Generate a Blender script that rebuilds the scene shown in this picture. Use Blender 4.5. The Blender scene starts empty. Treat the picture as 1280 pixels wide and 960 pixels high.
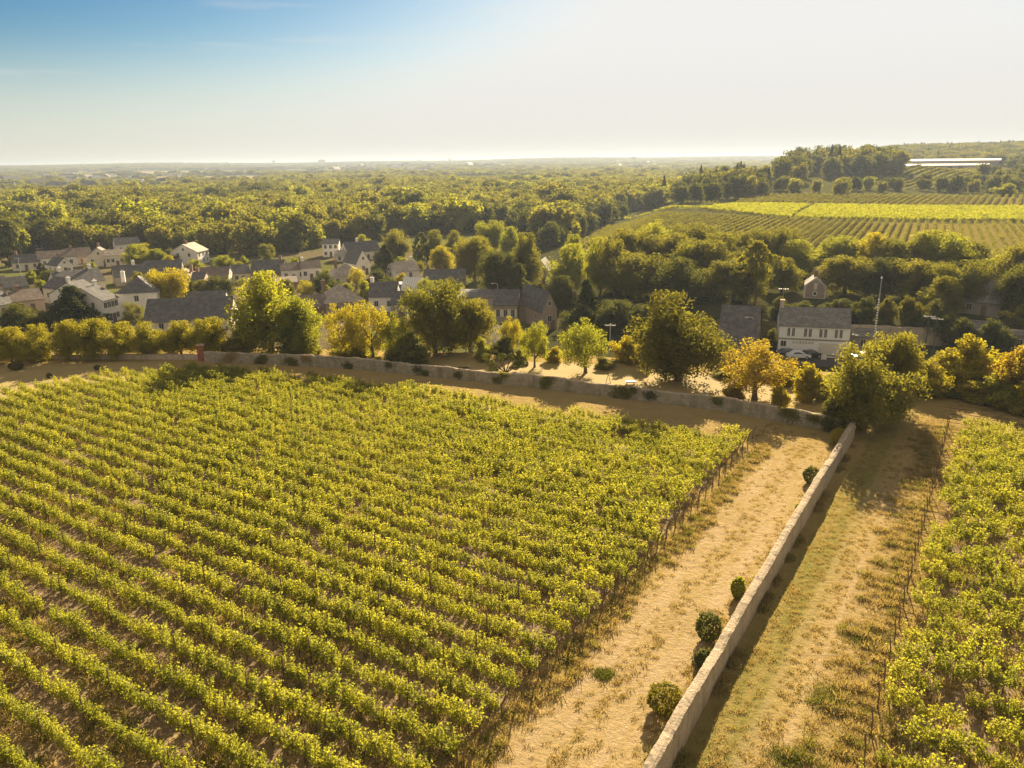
import bpy, math, random
import numpy as np

# ------------------------------------------------------------------ camera, sky, sun, exposure
scene = bpy.context.scene
F, H, PITCH, ROLL = 974.0, 28.0, math.radians(16), math.radians(0.75)
cam_data = bpy.data.cameras.new("camera")
cam_data.sensor_width = 36.0
cam_data.lens = 36.0 * F / 1280.0
cam_data.clip_start = 0.5
cam_data.clip_end = 40000.0
cam = bpy.data.objects.new("camera", cam_data)
scene.collection.objects.link(cam)
cam.location = (0, 0, H)
from mathutils import Matrix, Vector
cam.rotation_euler = (Matrix.Rotation(math.pi / 2 - PITCH, 3, 'X') @ Matrix.Rotation(ROLL * -1, 3, 'Z')).to_euler()
scene.camera = cam

SUN_AZ, SUN_EL = math.radians(17), math.radians(24)
world = bpy.data.worlds.new("World")
scene.world = world
world.use_nodes = True
wn, wl = world.node_tree.nodes, world.node_tree.links
wn.clear()
SKY_LIM = 0.90 / (2 ** 1.75) / 0.05
wo = wn.new("ShaderNodeOutputWorld")
bg = wn.new("ShaderNodeBackground")
sky = wn.new("ShaderNodeTexSky")
sky.sky_type = 'NISHITA'
sky.sun_disc = False
sky.sun_elevation = SUN_EL
sky.sun_rotation = SUN_AZ
sky.altitude = 100
sky.air_density = 1.0
sky.dust_density = 0.5
sky.ozone_density = 2.5
bg.inputs['Strength'].default_value = 0.05
gm = wn.new("ShaderNodeGamma")
gm.inputs[1].default_value = 1.45
hs = wn.new("ShaderNodeHueSaturation")
hs.inputs['Saturation'].default_value = 1.12
hs.inputs['Value'].default_value = 0.19
wl.new(sky.outputs[0], gm.inputs[0])
wl.new(gm.outputs[0], hs.inputs['Color'])
# the brightest part of the sky levels off to a milky white
lim = wn.new("ShaderNodeMix")
lim.data_type = 'RGBA'
lbw = wn.new("ShaderNodeRGBToBW")
lfr = wn.new("ShaderNodeMapRange")
lfr.interpolation_type = 'SMOOTHSTEP'
lfr.inputs[1].default_value = 0.28 * SKY_LIM
lfr.inputs[2].default_value = 1.15 * SKY_LIM
wl.new(lbw.outputs[0], lfr.inputs[0])
wl.new(lfr.outputs[0], lim.inputs[0])
lim.inputs[7].default_value = (SKY_LIM, SKY_LIM * 0.99, SKY_LIM * 0.965, 1)
tint = wn.new("ShaderNodeMix")
tint.data_type = 'RGBA'
tint.blend_type = 'MULTIPLY'
tint.inputs[0].default_value = 1.0
tint.inputs[7].default_value = (0.72, 0.97, 0.98, 1)
wl.new(hs.outputs[0], tint.inputs[6])
wl.new(tint.outputs[2], lim.inputs[6])
wl.new(tint.outputs[2], lbw.inputs[0])
# pale dusty air low over the horizon
htc = wn.new("ShaderNodeTexCoord")
hsp = wn.new("ShaderNodeSeparateXYZ")
wl.new(htc.outputs['Generated'], hsp.inputs[0])
hz = wn.new("ShaderNodeMapRange")
hz.interpolation_type = 'SMOOTHSTEP'
hz.inputs[1].default_value = 0.15
hz.inputs[2].default_value = -0.01
hz.inputs[4].default_value = 0.85
wl.new(hsp.outputs[2], hz.inputs[0])
dusty = wn.new("ShaderNodeMix")
dusty.data_type = 'RGBA'
wl.new(hz.outputs[0], dusty.inputs[0])
wl.new(lim.outputs[2], dusty.inputs[6])
dusty.inputs[7].default_value = (SKY_LIM * 0.87, SKY_LIM * 0.84, SKY_LIM * 0.76, 1)
# unseen bright cloud added overhead and behind the camera to lift shadows, a few faint wisps in front
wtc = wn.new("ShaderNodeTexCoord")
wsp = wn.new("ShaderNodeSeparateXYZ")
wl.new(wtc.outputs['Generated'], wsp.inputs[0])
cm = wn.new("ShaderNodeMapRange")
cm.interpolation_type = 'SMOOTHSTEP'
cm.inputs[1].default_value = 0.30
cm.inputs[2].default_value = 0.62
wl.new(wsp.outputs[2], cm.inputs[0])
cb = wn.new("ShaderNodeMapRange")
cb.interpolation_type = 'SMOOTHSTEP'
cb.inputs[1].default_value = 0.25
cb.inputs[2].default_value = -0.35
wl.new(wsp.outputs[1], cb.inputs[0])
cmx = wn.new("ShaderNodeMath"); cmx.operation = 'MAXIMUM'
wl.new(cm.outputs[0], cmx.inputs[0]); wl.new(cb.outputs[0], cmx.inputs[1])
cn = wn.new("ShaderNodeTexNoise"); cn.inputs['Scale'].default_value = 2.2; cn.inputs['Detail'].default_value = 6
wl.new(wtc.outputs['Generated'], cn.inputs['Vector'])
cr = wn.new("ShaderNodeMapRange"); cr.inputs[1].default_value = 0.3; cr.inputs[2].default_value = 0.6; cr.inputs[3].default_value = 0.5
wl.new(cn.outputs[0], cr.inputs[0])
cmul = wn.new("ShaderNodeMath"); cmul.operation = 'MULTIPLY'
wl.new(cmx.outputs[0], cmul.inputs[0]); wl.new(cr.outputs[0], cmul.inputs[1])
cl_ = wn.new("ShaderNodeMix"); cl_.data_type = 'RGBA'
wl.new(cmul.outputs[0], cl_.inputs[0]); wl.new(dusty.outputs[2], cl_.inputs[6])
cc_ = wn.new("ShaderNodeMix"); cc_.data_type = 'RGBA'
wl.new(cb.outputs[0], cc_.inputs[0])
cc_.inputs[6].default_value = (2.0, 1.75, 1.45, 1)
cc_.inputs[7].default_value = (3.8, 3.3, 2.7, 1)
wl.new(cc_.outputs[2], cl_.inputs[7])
# wisps of cirrus low in the sky
wmap = wn.new("ShaderNodeMapping"); wmap.inputs['Scale'].default_value = (2.2, 2.2, 26.0)
wl.new(wtc.outputs['Generated'], wmap.inputs[0])
wnz = wn.new("ShaderNodeTexNoise"); wnz.inputs['Scale'].default_value = 1.6; wnz.inputs['Detail'].default_value = 7; wnz.inputs['Distortion'].default_value = 0.6
wl.new(wmap.outputs[0], wnz.inputs['Vector'])
wr = wn.new("ShaderNodeMapRange"); wr.inputs[1].default_value = 0.58; wr.inputs[2].default_value = 0.80; wr.inputs[4].default_value = 0.35
wl.new(wnz.outputs[0], wr.inputs[0])
wz = wn.new("ShaderNodeMapRange"); wz.inputs[1].default_value = 0.01; wz.inputs[2].default_value = 0.05
wl.new(wsp.outputs[2], wz.inputs[0])
wm = wn.new("ShaderNodeMath"); wm.operation = 'MULTIPLY'
wl.new(wr.outputs[0], wm.inputs[0]); wl.new(wz.outputs[0], wm.inputs[1])
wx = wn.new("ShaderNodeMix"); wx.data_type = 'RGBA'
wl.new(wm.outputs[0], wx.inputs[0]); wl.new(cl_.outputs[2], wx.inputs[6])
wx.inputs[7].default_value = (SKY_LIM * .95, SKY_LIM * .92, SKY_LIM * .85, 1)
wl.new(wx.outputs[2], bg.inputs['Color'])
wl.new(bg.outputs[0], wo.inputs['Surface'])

sun = bpy.data.lights.new("sun", 'SUN')
sun.energy = 5.0
sun.angle = math.radians(0.5)
sun.color = (1.0, 0.80, 0.52)
sun_o = bpy.data.objects.new("sun", sun)
scene.collection.objects.link(sun_o)
sun_o.rotation_euler = (-(math.pi / 2 - SUN_EL), 0, -SUN_AZ)

vs = scene.view_settings
vs.view_transform = 'Standard'
vs.look = 'None'
vs.gamma = 1.0
vs.use_curve_mapping = False
vs.exposure = 1.7
cy = scene.cycles
cy.max_bounces = 6
cy.diffuse_bounces = 3
cy.transmission_bounces = 3
cy.volume_bounces = 1
cy.use_denoising = True
cy.use_adaptive_sampling = False
HAZE = 0.00015

# ------------------------------------------------------------------ helpers
C = scene.collection
rnd = random.Random(7)
rng = np.random.default_rng(11)


def ray(px, py):
    a, b = px - 640, 480 - py
    c, s = math.cos(ROLL), math.sin(ROLL)
    x = a * c + b * s
    y = -a * s + b * c
    d = np.array([x, F * math.cos(PITCH) + y * math.sin(PITCH), y * math.cos(PITCH) - F * math.sin(PITCH)])
    return d / np.linalg.norm(d)


def proj(x, y, z):
    z = z - H
    f = y * math.cos(PITCH) - z * math.sin(PITCH)
    u = y * math.sin(PITCH) + z * math.cos(PITCH)
    f = np.where(f > 0.1, f, 0.1)
    a = x / f * F
    b = u / f * F
    c, s = math.cos(ROLL), math.sin(ROLL)
    return 640 + a * c - b * s, 480 - (a * s + b * c)


def sstep(t):
    t = np.clip(t, 0, 1)
    return t * t * (3 - 2 * t)


# line of the retaining wall along the foot of the right hillside
RW0 = np.array([60.0, 154.6])
RW1 = np.array([98.4, 145.4])
rwd = (RW1 - RW0) / np.linalg.norm(RW1 - RW0)
rwn = np.array([-rwd[1], rwd[0]])
EX = [-400, -120, -77, -45, -5, 11, 27, 36, 60, 120, 400]
EY = [150, 124, 121, 119, 114, 111, 106, 101, 97, 88, 60]


def tz(x, y):
    x = np.asarray(x, float)
    y = np.asarray(y, float)
    D = np.hypot(x, y)
    ye = np.interp(x, EX, EY)
    drop = sstep((y - ye) / 24.0)
    drop = np.where(y < 0, 0, drop)
    # valley floor and the far rise that makes the skyline
    v = -8.0 + np.interp(D, [0, 1800, 3000, 4500, 6500, 8000, 14000], [0, 0, 4, 14, 34, 37, 20])
    # right hillside
    q = (x - RW0[0]) * rwn[0] + (y - RW0[1]) * rwn[1]
    hz = np.interp(q, [0, 0.6, 1.6, 22, 90, 130, 230, 330, 430, 600, 780, 1000, 1300, 1700, 2600, 5000],
                   [-8, -8, -4.8, -3.8, -2.0, 0, 1.6, 3.0, 3.2, 7, 11.5, 14, 25, 34, 30, 24])
    bx = np.interp(y, [0, 150, 295, 412, 600, 900, 1500, 2500, 6000], [20, 20, 26, 62, 120, 250, 600, 1250, 3600])
    wdt = np.interp(y, [100, 170, 300, 900, 3000], [14, 30, 34, 90, 300])
    t = sstep((x - bx) / wdt + 0.4)
    low = v * (1 - t) + np.where(D > 3000, np.maximum(hz, v), hz) * t
    # wooded knolls
    def kn(cx, cy, sx, sy, h):
        return h * np.exp(-((x - cx) / sx) ** 2 - ((y - cy) / sy) ** 2)
    low = low + kn(185, 640, 75, 90, 9) + kn(318, 745, 78, 90, 15) * 1.0
    low = low + np.where(D > 3500, sstep((D - 3500) / 2500) * (5 * np.sin(np.arctan2(x, np.maximum(y, 1)) * 11 + 0.5) + 3.5 * np.sin(np.arctan2(x, np.maximum(y, 1)) * 27)), 0)
    low = low + kn(1100, 1500, 420, 300, 7)
    und = 0.5 * np.sin(x * 0.031 + 1) * np.cos(y * 0.023) * sstep((D - 230) / 300)
    return 0 * drop + low * drop + und * drop


def tz1(x, y):
    return float(tz(x, y))


def at(px, py, z=None):
    """ground point seen at a picture position"""
    d = ray(px, py)
    if z is not None:
        t = (z - H) / d[2]
        return d[0] * t, d[1] * t, z
    t = 5.0
    while t < 9000:
        x, y, zz = d[0] * t, d[1] * t, H + d[2] * t
        if zz < tz1(x, y):
            lo, hi = t / 1.006, t
            for _ in range(14):
                m = (lo + hi) / 2
                if H + d[2] * m < tz1(d[0] * m, d[1] * m):
                    hi = m
                else:
                    lo = m
            return d[0] * hi, d[1] * hi, tz1(d[0] * hi, d[1] * hi)
        t *= 1.006
    raise ValueError((px, py))


def depth(x, y, z):
    return y * math.cos(PITCH) - (z - H) * math.sin(PITCH)


# clos frame: s runs along the side wall, r runs to the right along the vine rows
VS = (math.sin(math.radians(33)), math.cos(math.radians(33)))


def rs2xy(r, s):
    return r * VS[1] + s * VS[0], -r * VS[0] + s * VS[1]


def xy2rs(x, y):
    return x * VS[1] - y * VS[0], x * VS[0] + y * VS[1]


def tag(o, label=None, cat=None, group=None, kind=None):
    if label: o['label'] = label
    if cat: o['category'] = cat
    if group: o['group'] = group
    if kind: o['kind'] = kind
    return o


def empty(name, loc, rz=0.0):
    o = bpy.data.objects.new(name, None)
    C.objects.link(o)
    o.location = loc
    o.rotation_euler = (0, 0, rz)
    o.empty_display_size = 0.2
    return o


class MB:
    """collects faces for ONE mesh"""
    def __init__(self):
        self.v, self.f, self.m = [], [], []

    def face(self, pts, mi=0):
        n = len(self.v)
        self.v += [tuple(p) for p in pts]
        self.f.append(tuple(range(n, n + len(pts))))
        self.m.append(mi)

    def solid(self, verts, faces, mi=0):
        n = len(self.v)
        self.v += [tuple(p) for p in verts]
        for f in faces:
            self.f.append(tuple(i + n for i in f))
            self.m.append(mi)

    def box(self, x0, x1, y0, y1, z0, z1, mi=0):
        self.solid([(x0, y0, z0), (x1, y0, z0), (x1, y1, z0), (x0, y1, z0), (x0, y0, z1), (x1, y0, z1), (x1, y1, z1), (x0, y1, z1)],
                   [(0, 3, 2, 1), (4, 5, 6, 7), (0, 1, 5, 4), (1, 2, 6, 5), (2, 3, 7, 6), (3, 0, 4, 7)], mi)

    def tube(self, pts, rads, n=6, mi=0, cap=True):
        pts = [Vector(p) for p in pts]
        base = len(self.v)
        for i, p in enumerate(pts):
            d = (pts[min(i + 1, len(pts) - 1)] - pts[max(i - 1, 0)]).normalized()
            a = d.orthogonal().normalized() if abs(d.z) < 0.95 else Vector((1, 0, 0))
            a = (a - d * a.dot(d)).normalized()
            b = d.cross(a)
            for k in range(n):
                t = 2 * math.pi * k / n
                self.v.append(tuple(p + (a * math.cos(t) + b * math.sin(t)) * rads[i]))
        for i in range(len(pts) - 1):
            for k in range(n):
                k2 = (k + 1) % n
                self.f.append((base + i * n + k, base + i * n + k2, base + (i + 1) * n + k2, base + (i + 1) * n + k))
                self.m.append(mi)
        if cap:
            self.f.append(tuple(base + k for k in range(n))[::-1]); self.m.append(mi)
            self.f.append(tuple(base + (len(pts) - 1) * n + k for k in range(n))); self.m.append(mi)

    def mesh(self, name, mats):
        me = bpy.data.meshes.new(name)
        me.from_pydata(self.v, [], self.f)
        for m in (mats if isinstance(mats, (list, tuple)) else [mats]):
            me.materials.append(m)
        me.polygons.foreach_set("material_index", self.m)
        me.update()
        return me

    def build(self, name, mats, parent=None, smooth=False):
        me = self.mesh(name, mats)
        if smooth:
            me.polygons.foreach_set("use_smooth", [True] * len(me.polygons))
        o = bpy.data.objects.new(name, me)
        C.objects.link(o)
        if parent: o.parent = parent
        return o


def quadmesh(name, V, mat, k=4):
    """V: (N,k,3) -> mesh of N loose faces"""
    N = len(V)
    me = bpy.data.meshes.new(name)
    me.vertices.add(N * k)
    me.vertices.foreach_set("co", V.reshape(-1).astype(np.float32))
    me.loops.add(N * k)
    me.loops.foreach_set("vertex_index", np.arange(N * k, dtype=np.int32))
    me.polygons.add(N)
    me.polygons.foreach_set("loop_start", np.arange(0, N * k, k, dtype=np.int32))
    me.update(calc_edges=True)
    if mat: me.materials.append(mat)
    return me


def leafquads(cen, nrm, size, g):
    """rhombic leaves with given centres and normals"""
    N = len(cen)
    nrm = nrm / (np.linalg.norm(nrm, axis=1, keepdims=True) + 1e-9)
    a = g.normal(size=(N, 3))
    a = a - nrm * (a * nrm).sum(1, keepdims=True)
    a /= np.linalg.norm(a, axis=1, keepdims=True) + 1e-9
    b = np.cross(nrm, a)
    s = (size * g.uniform(0.6, 1.3, N))[:, None] * 0.5
    fold = nrm * s * 0.35
    return np.stack([cen + a * s * 1.25, cen + b * s + fold, cen - a * s * 1.25, cen - b * s + fold], 1)


# ------------------------------------------------------------------ materials
def newmat(name):
    m = bpy.data.materials.new(name)
    m.use_nodes = True
    m.node_tree.nodes.clear()
    return m, m.node_tree.nodes, m.node_tree.links


def N(ns, t, **kw):
    n = ns.new(t)
    for k, v in kw.items():
        if k.startswith('i_'):
            n.inputs[k[2:].replace('_', ' ')].default_value = v
        else:
            setattr(n, k, v)
    return n


def mixc(ns, ls, fac, a, b, blend='MIX'):
    m = ns.new("ShaderNodeMix")
    m.data_type = 'RGBA'
    m.blend_type = blend
    for sock, v in ((m.inputs[0], fac), (m.inputs[6], a), (m.inputs[7], b)):
        if hasattr(v, 'links') or hasattr(v, 'is_linked'):
            ls.new(v, sock)
        elif isinstance(v, (int, float)):
            sock.default_value = v
        else:
            sock.default_value = (*v, 1)
    return m.outputs[2]


def ramp(ns, ls, src, p0, p1):
    r = ns.new("ShaderNodeMapRange")
    r.inputs[1].default_value = p0
    r.inputs[2].default_value = p1
    ls.new(src, r.inputs[0])
    return r.outputs[0]


def noise(ns, ls, vec, scale, detail=4, rough=0.6, dist=0.0):
    n = ns.new("ShaderNodeTexNoise")
    n.inputs['Scale'].default_value = scale
    n.inputs['Detail'].default_value = detail
    n.inputs['Roughness'].default_value = rough
    n.inputs['Distortion'].default_value = dist
    ls.new(vec, n.inputs['Vector'])
    return n.outputs[0]


def math_n(ns, ls, op, a, b=None):
    m = ns.new("ShaderNodeMath")
    m.operation = op
    for i, v in enumerate((a, b)):
        if v is None: continue
        if isinstance(v, (int, float)): m.inputs[i].default_value = v
        else: ls.new(v, m.inputs[i])
    return m.outputs[0]


def leafmat(name, a, b, tr=1.6, transfac=0.5):
    m, ns, ls = newmat(name)
    out = N(ns, "ShaderNodeOutputMaterial")
    oi = N(ns, "ShaderNodeObjectInfo")
    tc = N(ns, "ShaderNodeTexCoord")
    geo = N(ns, "ShaderNodeNewGeometry")
    n1 = noise(ns, ls, geo.outputs['Position'], 0.9, 3, 0.7)
    f = math_n(ns, ls, 'ADD', math_n(ns, ls, 'MULTIPLY', oi.outputs['Random'], 0.55),
               math_n(ns, ls, 'MULTIPLY', ramp(ns, ls, n1, 0.3, 0.7), 0.3))
    f = math_n(ns, ls, 'ADD', f, math_n(ns, ls, 'MULTIPLY', geo.outputs['Random Per Island'], 0.25))
    col = mixc(ns, ls, f, a, b)
    d = N(ns, "ShaderNodeBsdfDiffuse"); ls.new(col, d.inputs[0])
    t = N(ns, "ShaderNodeBsdfTranslucent")
    tcol = mixc(ns, ls, 1.0, col, (tr * 1.04, tr, tr * 0.5), 'MULTIPLY')
    ls.new(tcol, t.inputs[0])
    mx = N(ns, "ShaderNodeMixShader"); mx.inputs[0].default_value = transfac
    ls.new(d.outputs[0], mx.inputs[1]); ls.new(t.outputs[0], mx.inputs[2])
    g = N(ns, "ShaderNodeBsdfGlossy"); g.inputs['Roughness'].default_value = 0.6
    g.inputs['Color'].default_value = (1, 0.95, 0.75, 1)
    mx2 = N(ns, "ShaderNodeMixShader"); mx2.inputs[0].default_value = 0.02
    ls.new(mx.outputs[0], mx2.inputs[1]); ls.new(g.outputs[0], mx2.inputs[2])
    ls.new(mx2.outputs[0], out.inputs[0])
    return m


def noisemat(name, a, b, scale=1.0, rough=0.9, bump=0.0, c=None, cscale=8.0, obj=False, spec=0.2, stretch=None):
    m, ns, ls = newmat(name)
    out = N(ns, "ShaderNodeOutputMaterial")
    p = N(ns, "ShaderNodeBsdfPrincipled")
    p.inputs['Roughness'].default_value = rough
    p.inputs['Specular IOR Level'].default_value = spec
    tc = N(ns, "ShaderNodeTexCoord")
    vec = tc.outputs['Object']
    if stretch:
        mp = N(ns, "ShaderNodeMapping"); mp.inputs['Scale'].default_value = stretch
        ls.new(vec, mp.inputs[0]); vec = mp.outputs[0]
    f = ramp(ns, ls, noise(ns, ls, vec, scale, 6, 0.65), 0.3, 0.7)
    col = mixc(ns, ls, f, a, b)
    n2 = noise(ns, ls, vec, cscale, 4, 0.7)
    if c is not None:
        col = mixc(ns, ls, ramp(ns, ls, n2, 0.52, 0.68), col, c)
    ls.new(col, p.inputs['Base Color'])
    if bump:
        bp = N(ns, "ShaderNodeBump"); bp.inputs['Strength'].default_value = bump
        bp.inputs['Distance'].default_value = 0.1
        ls.new(n2, bp.inputs['Height']); ls.new(bp.outputs[0], p.inputs['Normal'])
    ls.new(p.outputs[0], out.inputs[0])
    return m


M = {}
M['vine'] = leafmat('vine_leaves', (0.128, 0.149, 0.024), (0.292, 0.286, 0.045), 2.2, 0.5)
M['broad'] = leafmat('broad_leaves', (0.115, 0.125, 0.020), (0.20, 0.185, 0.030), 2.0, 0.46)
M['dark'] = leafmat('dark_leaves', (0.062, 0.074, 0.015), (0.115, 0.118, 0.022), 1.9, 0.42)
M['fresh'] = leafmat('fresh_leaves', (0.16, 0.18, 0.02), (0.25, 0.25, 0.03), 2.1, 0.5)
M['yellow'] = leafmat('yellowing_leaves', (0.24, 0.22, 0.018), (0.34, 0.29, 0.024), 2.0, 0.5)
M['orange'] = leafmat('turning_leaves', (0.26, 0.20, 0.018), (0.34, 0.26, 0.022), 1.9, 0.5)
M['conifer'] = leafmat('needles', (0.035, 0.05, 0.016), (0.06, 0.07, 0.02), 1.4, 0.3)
M['hedge'] = leafmat('hedge_leaves', (0.10, 0.10, 0.014), (0.17, 0.155, 0.018), 1.9, 0.45)
M['lime'] = leafmat('lime_leaves', (0.19, 0.185, 0.016), (0.31, 0.28, 0.024), 1.9, 0.44)
M['hillvine'] = leafmat('hill_vine_leaves', (0.13, 0.135, 0.030), (0.23, 0.215, 0.05), 1.6, 0.45)
M['chestnut'] = leafmat('chestnut_leaves', (0.105, 0.108, 0.018), (0.205, 0.18, 0.026), 1.9, 0.44)
M['bark'] = noisemat('bark', (0.09, 0.065, 0.045), (0.17, 0.13, 0.09), 6.0, 0.95, 0.4)
M['drygrass'] = leafmat('dry_grass_blades', (0.28, 0.215, 0.095), (0.43, 0.335, 0.165), 1.3, 0.42)
M['greengrass'] = leafmat('green_grass_blades', (0.10, 0.12, 0.02), (0.20, 0.20, 0.04), 1.4, 0.4)


def groundmat():
    """land cover: dry grass and bare earth by noise, wheel tracks along the wall, far cover from the 'cover' attribute"""
    m, ns, ls = newmat('ground_cover')
    out = N(ns, "ShaderNodeOutputMaterial")
    p = N(ns, "ShaderNodeBsdfPrincipled")
    p.inputs['Roughness'].default_value = 0.95
    p.inputs['Specular IOR Level'].default_value = 0.0
    tc = N(ns, "ShaderNodeTexCoord")
    mp = N(ns, "ShaderNodeMapping", vector_type='TEXTURE')
    mp.inputs['Rotation'].default_value = (0, 0, -math.radians(33))
    ls.new(tc.outputs['Object'], mp.inputs[0])
    sep = N(ns, "ShaderNodeSeparateXYZ"); ls.new(mp.outputs[0], sep.inputs[0])
    R, S = sep.outputs[0], sep.outputs[1]
    fine = noise(ns, ls, tc.outputs['Object'], 2.6, 8, 0.75)
    mid = noise(ns, ls, tc.outputs['Object'], 0.45, 6, 0.7)
    big = noise(ns, ls, tc.outputs['Object'], 0.09, 5, 0.6)
    # stretched noise along the tracks
    mp2 = N(ns, "ShaderNodeMapping"); mp2.inputs['Scale'].default_value = (1.3, 0.16, 1)
    ls.new(mp.outputs[0], mp2.inputs[0])
    streak = noise(ns, ls, mp2.outputs[0], 1.0, 7, 0.72, 0.4)
    grass = mixc(ns, ls, ramp(ns, ls, mid, 0.35, 0.65), (0.345, 0.248, 0.098), (0.415, 0.308, 0.135))
    grass = mixc(ns, ls, ramp(ns, ls, big, 0.48, 0.72), grass, (0.40, 0.30, 0.10))
    grass = mixc(ns, ls, ramp(ns, ls, fine, 0.46, 0.85), grass, (0.22, 0.16, 0.065))
    # bare wheel track bands: position r
    tot = None
    for c, w, amp in ((-13.8, 1.5, 0.9), (-16.8, 1.3, 0.8), (-8.0, 0.22, 0.75), (-6.35, 0.22, 0.6), (-7.2, 2.0, 0.3)):
        d = math_n(ns, ls, 'ABSOLUTE', math_n(ns, ls, 'SUBTRACT', R, c))
        b = N(ns, "ShaderNodeMapRange"); b.interpolation_type = 'SMOOTHSTEP'
        b.inputs[1].default_value = w * 1.6; b.inputs[2].default_value = w * 0.2
        b.inputs[3].default_value = 0; b.inputs[4].default_value = amp
        ls.new(d, b.inputs[0])
        tot = b.outputs[0] if tot is None else math_n(ns, ls, 'MAXIMUM', tot, b.outputs[0])
    lim = N(ns, "ShaderNodeMapRange"); lim.inputs[1].default_value = 79; lim.inputs[2].default_value = 70
    ls.new(S, lim.inputs[0])
    tot = math_n(ns, ls, 'MULTIPLY', tot, lim.outputs[0])
    trk = math_n(ns, ls, 'MULTIPLY', tot, ramp(ns, ls, streak, 0.32, 0.58))
    near = mixc(ns, ls, trk, grass, (0.46, 0.35, 0.205))
    # greener strip in the moisture beside the wall on its shaded side
    g = N(ns, "ShaderNodeMapRange"); g.interpolation_type = 'SMOOTHSTEP'
    g.inputs[1].default_value = 2.3; g.inputs[2].default_value = 0.5
    ls.new(math_n(ns, ls, 'ABSOLUTE', math_n(ns, ls, 'SUBTRACT', R, -9.2)), g.inputs[0])
    gs = math_n(ns, ls, 'MULTIPLY', g.outputs[0], ramp(ns, ls, streak, 0.25, 0.6))
    near = mixc(ns, ls, math_n(ns, ls, 'MULTIPLY', gs, 0.8), near, (0.17, 0.17, 0.035))
    # dark streaks, tyre and plough marks with shadows painted in, running out from the rows of the right vineyard
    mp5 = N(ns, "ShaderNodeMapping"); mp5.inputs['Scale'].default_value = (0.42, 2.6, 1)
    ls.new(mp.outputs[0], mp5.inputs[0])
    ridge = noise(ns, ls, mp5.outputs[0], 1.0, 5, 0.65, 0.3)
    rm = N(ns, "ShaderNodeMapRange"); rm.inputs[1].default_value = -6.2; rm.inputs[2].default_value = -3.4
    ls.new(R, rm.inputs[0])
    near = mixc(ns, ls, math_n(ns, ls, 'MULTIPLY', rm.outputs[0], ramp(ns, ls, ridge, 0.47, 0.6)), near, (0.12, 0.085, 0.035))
    att = N(ns, "ShaderNodeAttribute", attribute_name='cover')
    farv = mixc(ns, ls, ramp(ns, ls, mid, 0.3, 0.7), (0.75, 0.75, 0.7), (1.25, 1.25, 1.2))
    farc = mixc(ns, ls, 1.0, att.outputs['Color'], farv, 'MULTIPLY')
    am = N(ns, "ShaderNodeAttribute", attribute_name='far_mask')
    col = mixc(ns, ls, am.outputs['Fac'], near, farc)
    ls.new(col, p.inputs['Base Color'])
    bp = N(ns, "ShaderNodeBump"); bp.inputs['Strength'].default_value = 0.9; bp.inputs['Distance'].default_value = 0.22
    ls.new(math_n(ns, ls, 'ADD', fine, math_n(ns, ls, 'MULTIPLY', mid, 1.0)), bp.inputs['Height'])
    ls.new(bp.outputs[0], p.inputs['Normal'])
    ls.new(p.outputs[0], out.inputs[0])
    return m


M['ground'] = groundmat()
M['soil'] = noisemat('vineyard_soil', (0.16, 0.11, 0.065), (0.25, 0.175, 0.10), 0.5, 0.95, 0.8, (0.40, 0.28, 0.12), 1.4)
M['lawn'] = noisemat('dry_lawn', (0.33, 0.25, 0.10), (0.41, 0.31, 0.13), 0.25, 0.95, 0.5, (0.28, 0.24, 0.09), 0.9)
M['asphalt'] = noisemat('asphalt', (0.06, 0.055, 0.05), (0.09, 0.08, 0.075), 2.0, 0.9, 0.2)


def stonemat(name, base, dark, mort, sc=3.0):
    m, ns, ls = newmat(name)
    out = N(ns, "ShaderNodeOutputMaterial")
    p = N(ns, "ShaderNodeBsdfPrincipled")
    p.inputs['Roughness'].default_value = 0.95
    p.inputs['Specular IOR Level'].default_value = 0.1
    tc = N(ns, "ShaderNodeTexCoord")
    v = N(ns, "ShaderNodeTexVoronoi"); v.inputs['Scale'].default_value = sc
    mp = N(ns, "ShaderNodeMapping"); mp.inputs['Scale'].default_value = (1, 1, 1.8)
    ls.new(tc.outputs['Object'], mp.inputs[0]); ls.new(mp.outputs[0], v.inputs['Vector'])
    v2 = N(ns, "ShaderNodeTexVoronoi"); v2.feature = 'DISTANCE_TO_EDGE'; v2.inputs['Scale'].default_value = sc
    ls.new(mp.outputs[0], v2.inputs['Vector'])
    sp = N(ns, "ShaderNodeSeparateColor"); ls.new(v.outputs['Color'], sp.inputs[0])
    col = mixc(ns, ls, math_n(ns, ls, 'MULTIPLY', sp.outputs[0], 0.5), base, dark)
    col = mixc(ns, ls, ramp(ns, ls, v2.outputs[0], 0.06, 0.0), col, mort)
    mp3 = N(ns, "ShaderNodeMapping"); mp3.inputs['Scale'].default_value = (1, 1, 0.25)
    ls.new(tc.outputs['Object'], mp3.inputs[0])
    st = noise(ns, ls, mp3.outputs[0], 0.9, 6, 0.75)
    col = mixc(ns, ls, ramp(ns, ls, st, 0.48, 0.7), col, dark)
    fi = noise(ns, ls, tc.outputs['Object'], 9, 5, 0.8)
    col = mixc(ns, ls, ramp(ns, ls, fi, 0.4, 0.75), col, tuple(c * 0.6 for c in base))
    ls.new(col, p.inputs['Base Color'])
    bp = N(ns, "ShaderNodeBump"); bp.inputs['Strength'].default_value = 0.8; bp.inputs['Distance'].default_value = 0.08
    ls.new(math_n(ns, ls, 'ADD', fi, v2.outputs[0]), bp.inputs['Height'])
    ls.new(bp.outputs[0], p.inputs['Normal'])
    ls.new(p.outputs[0], out.inputs[0])
    return m


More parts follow.
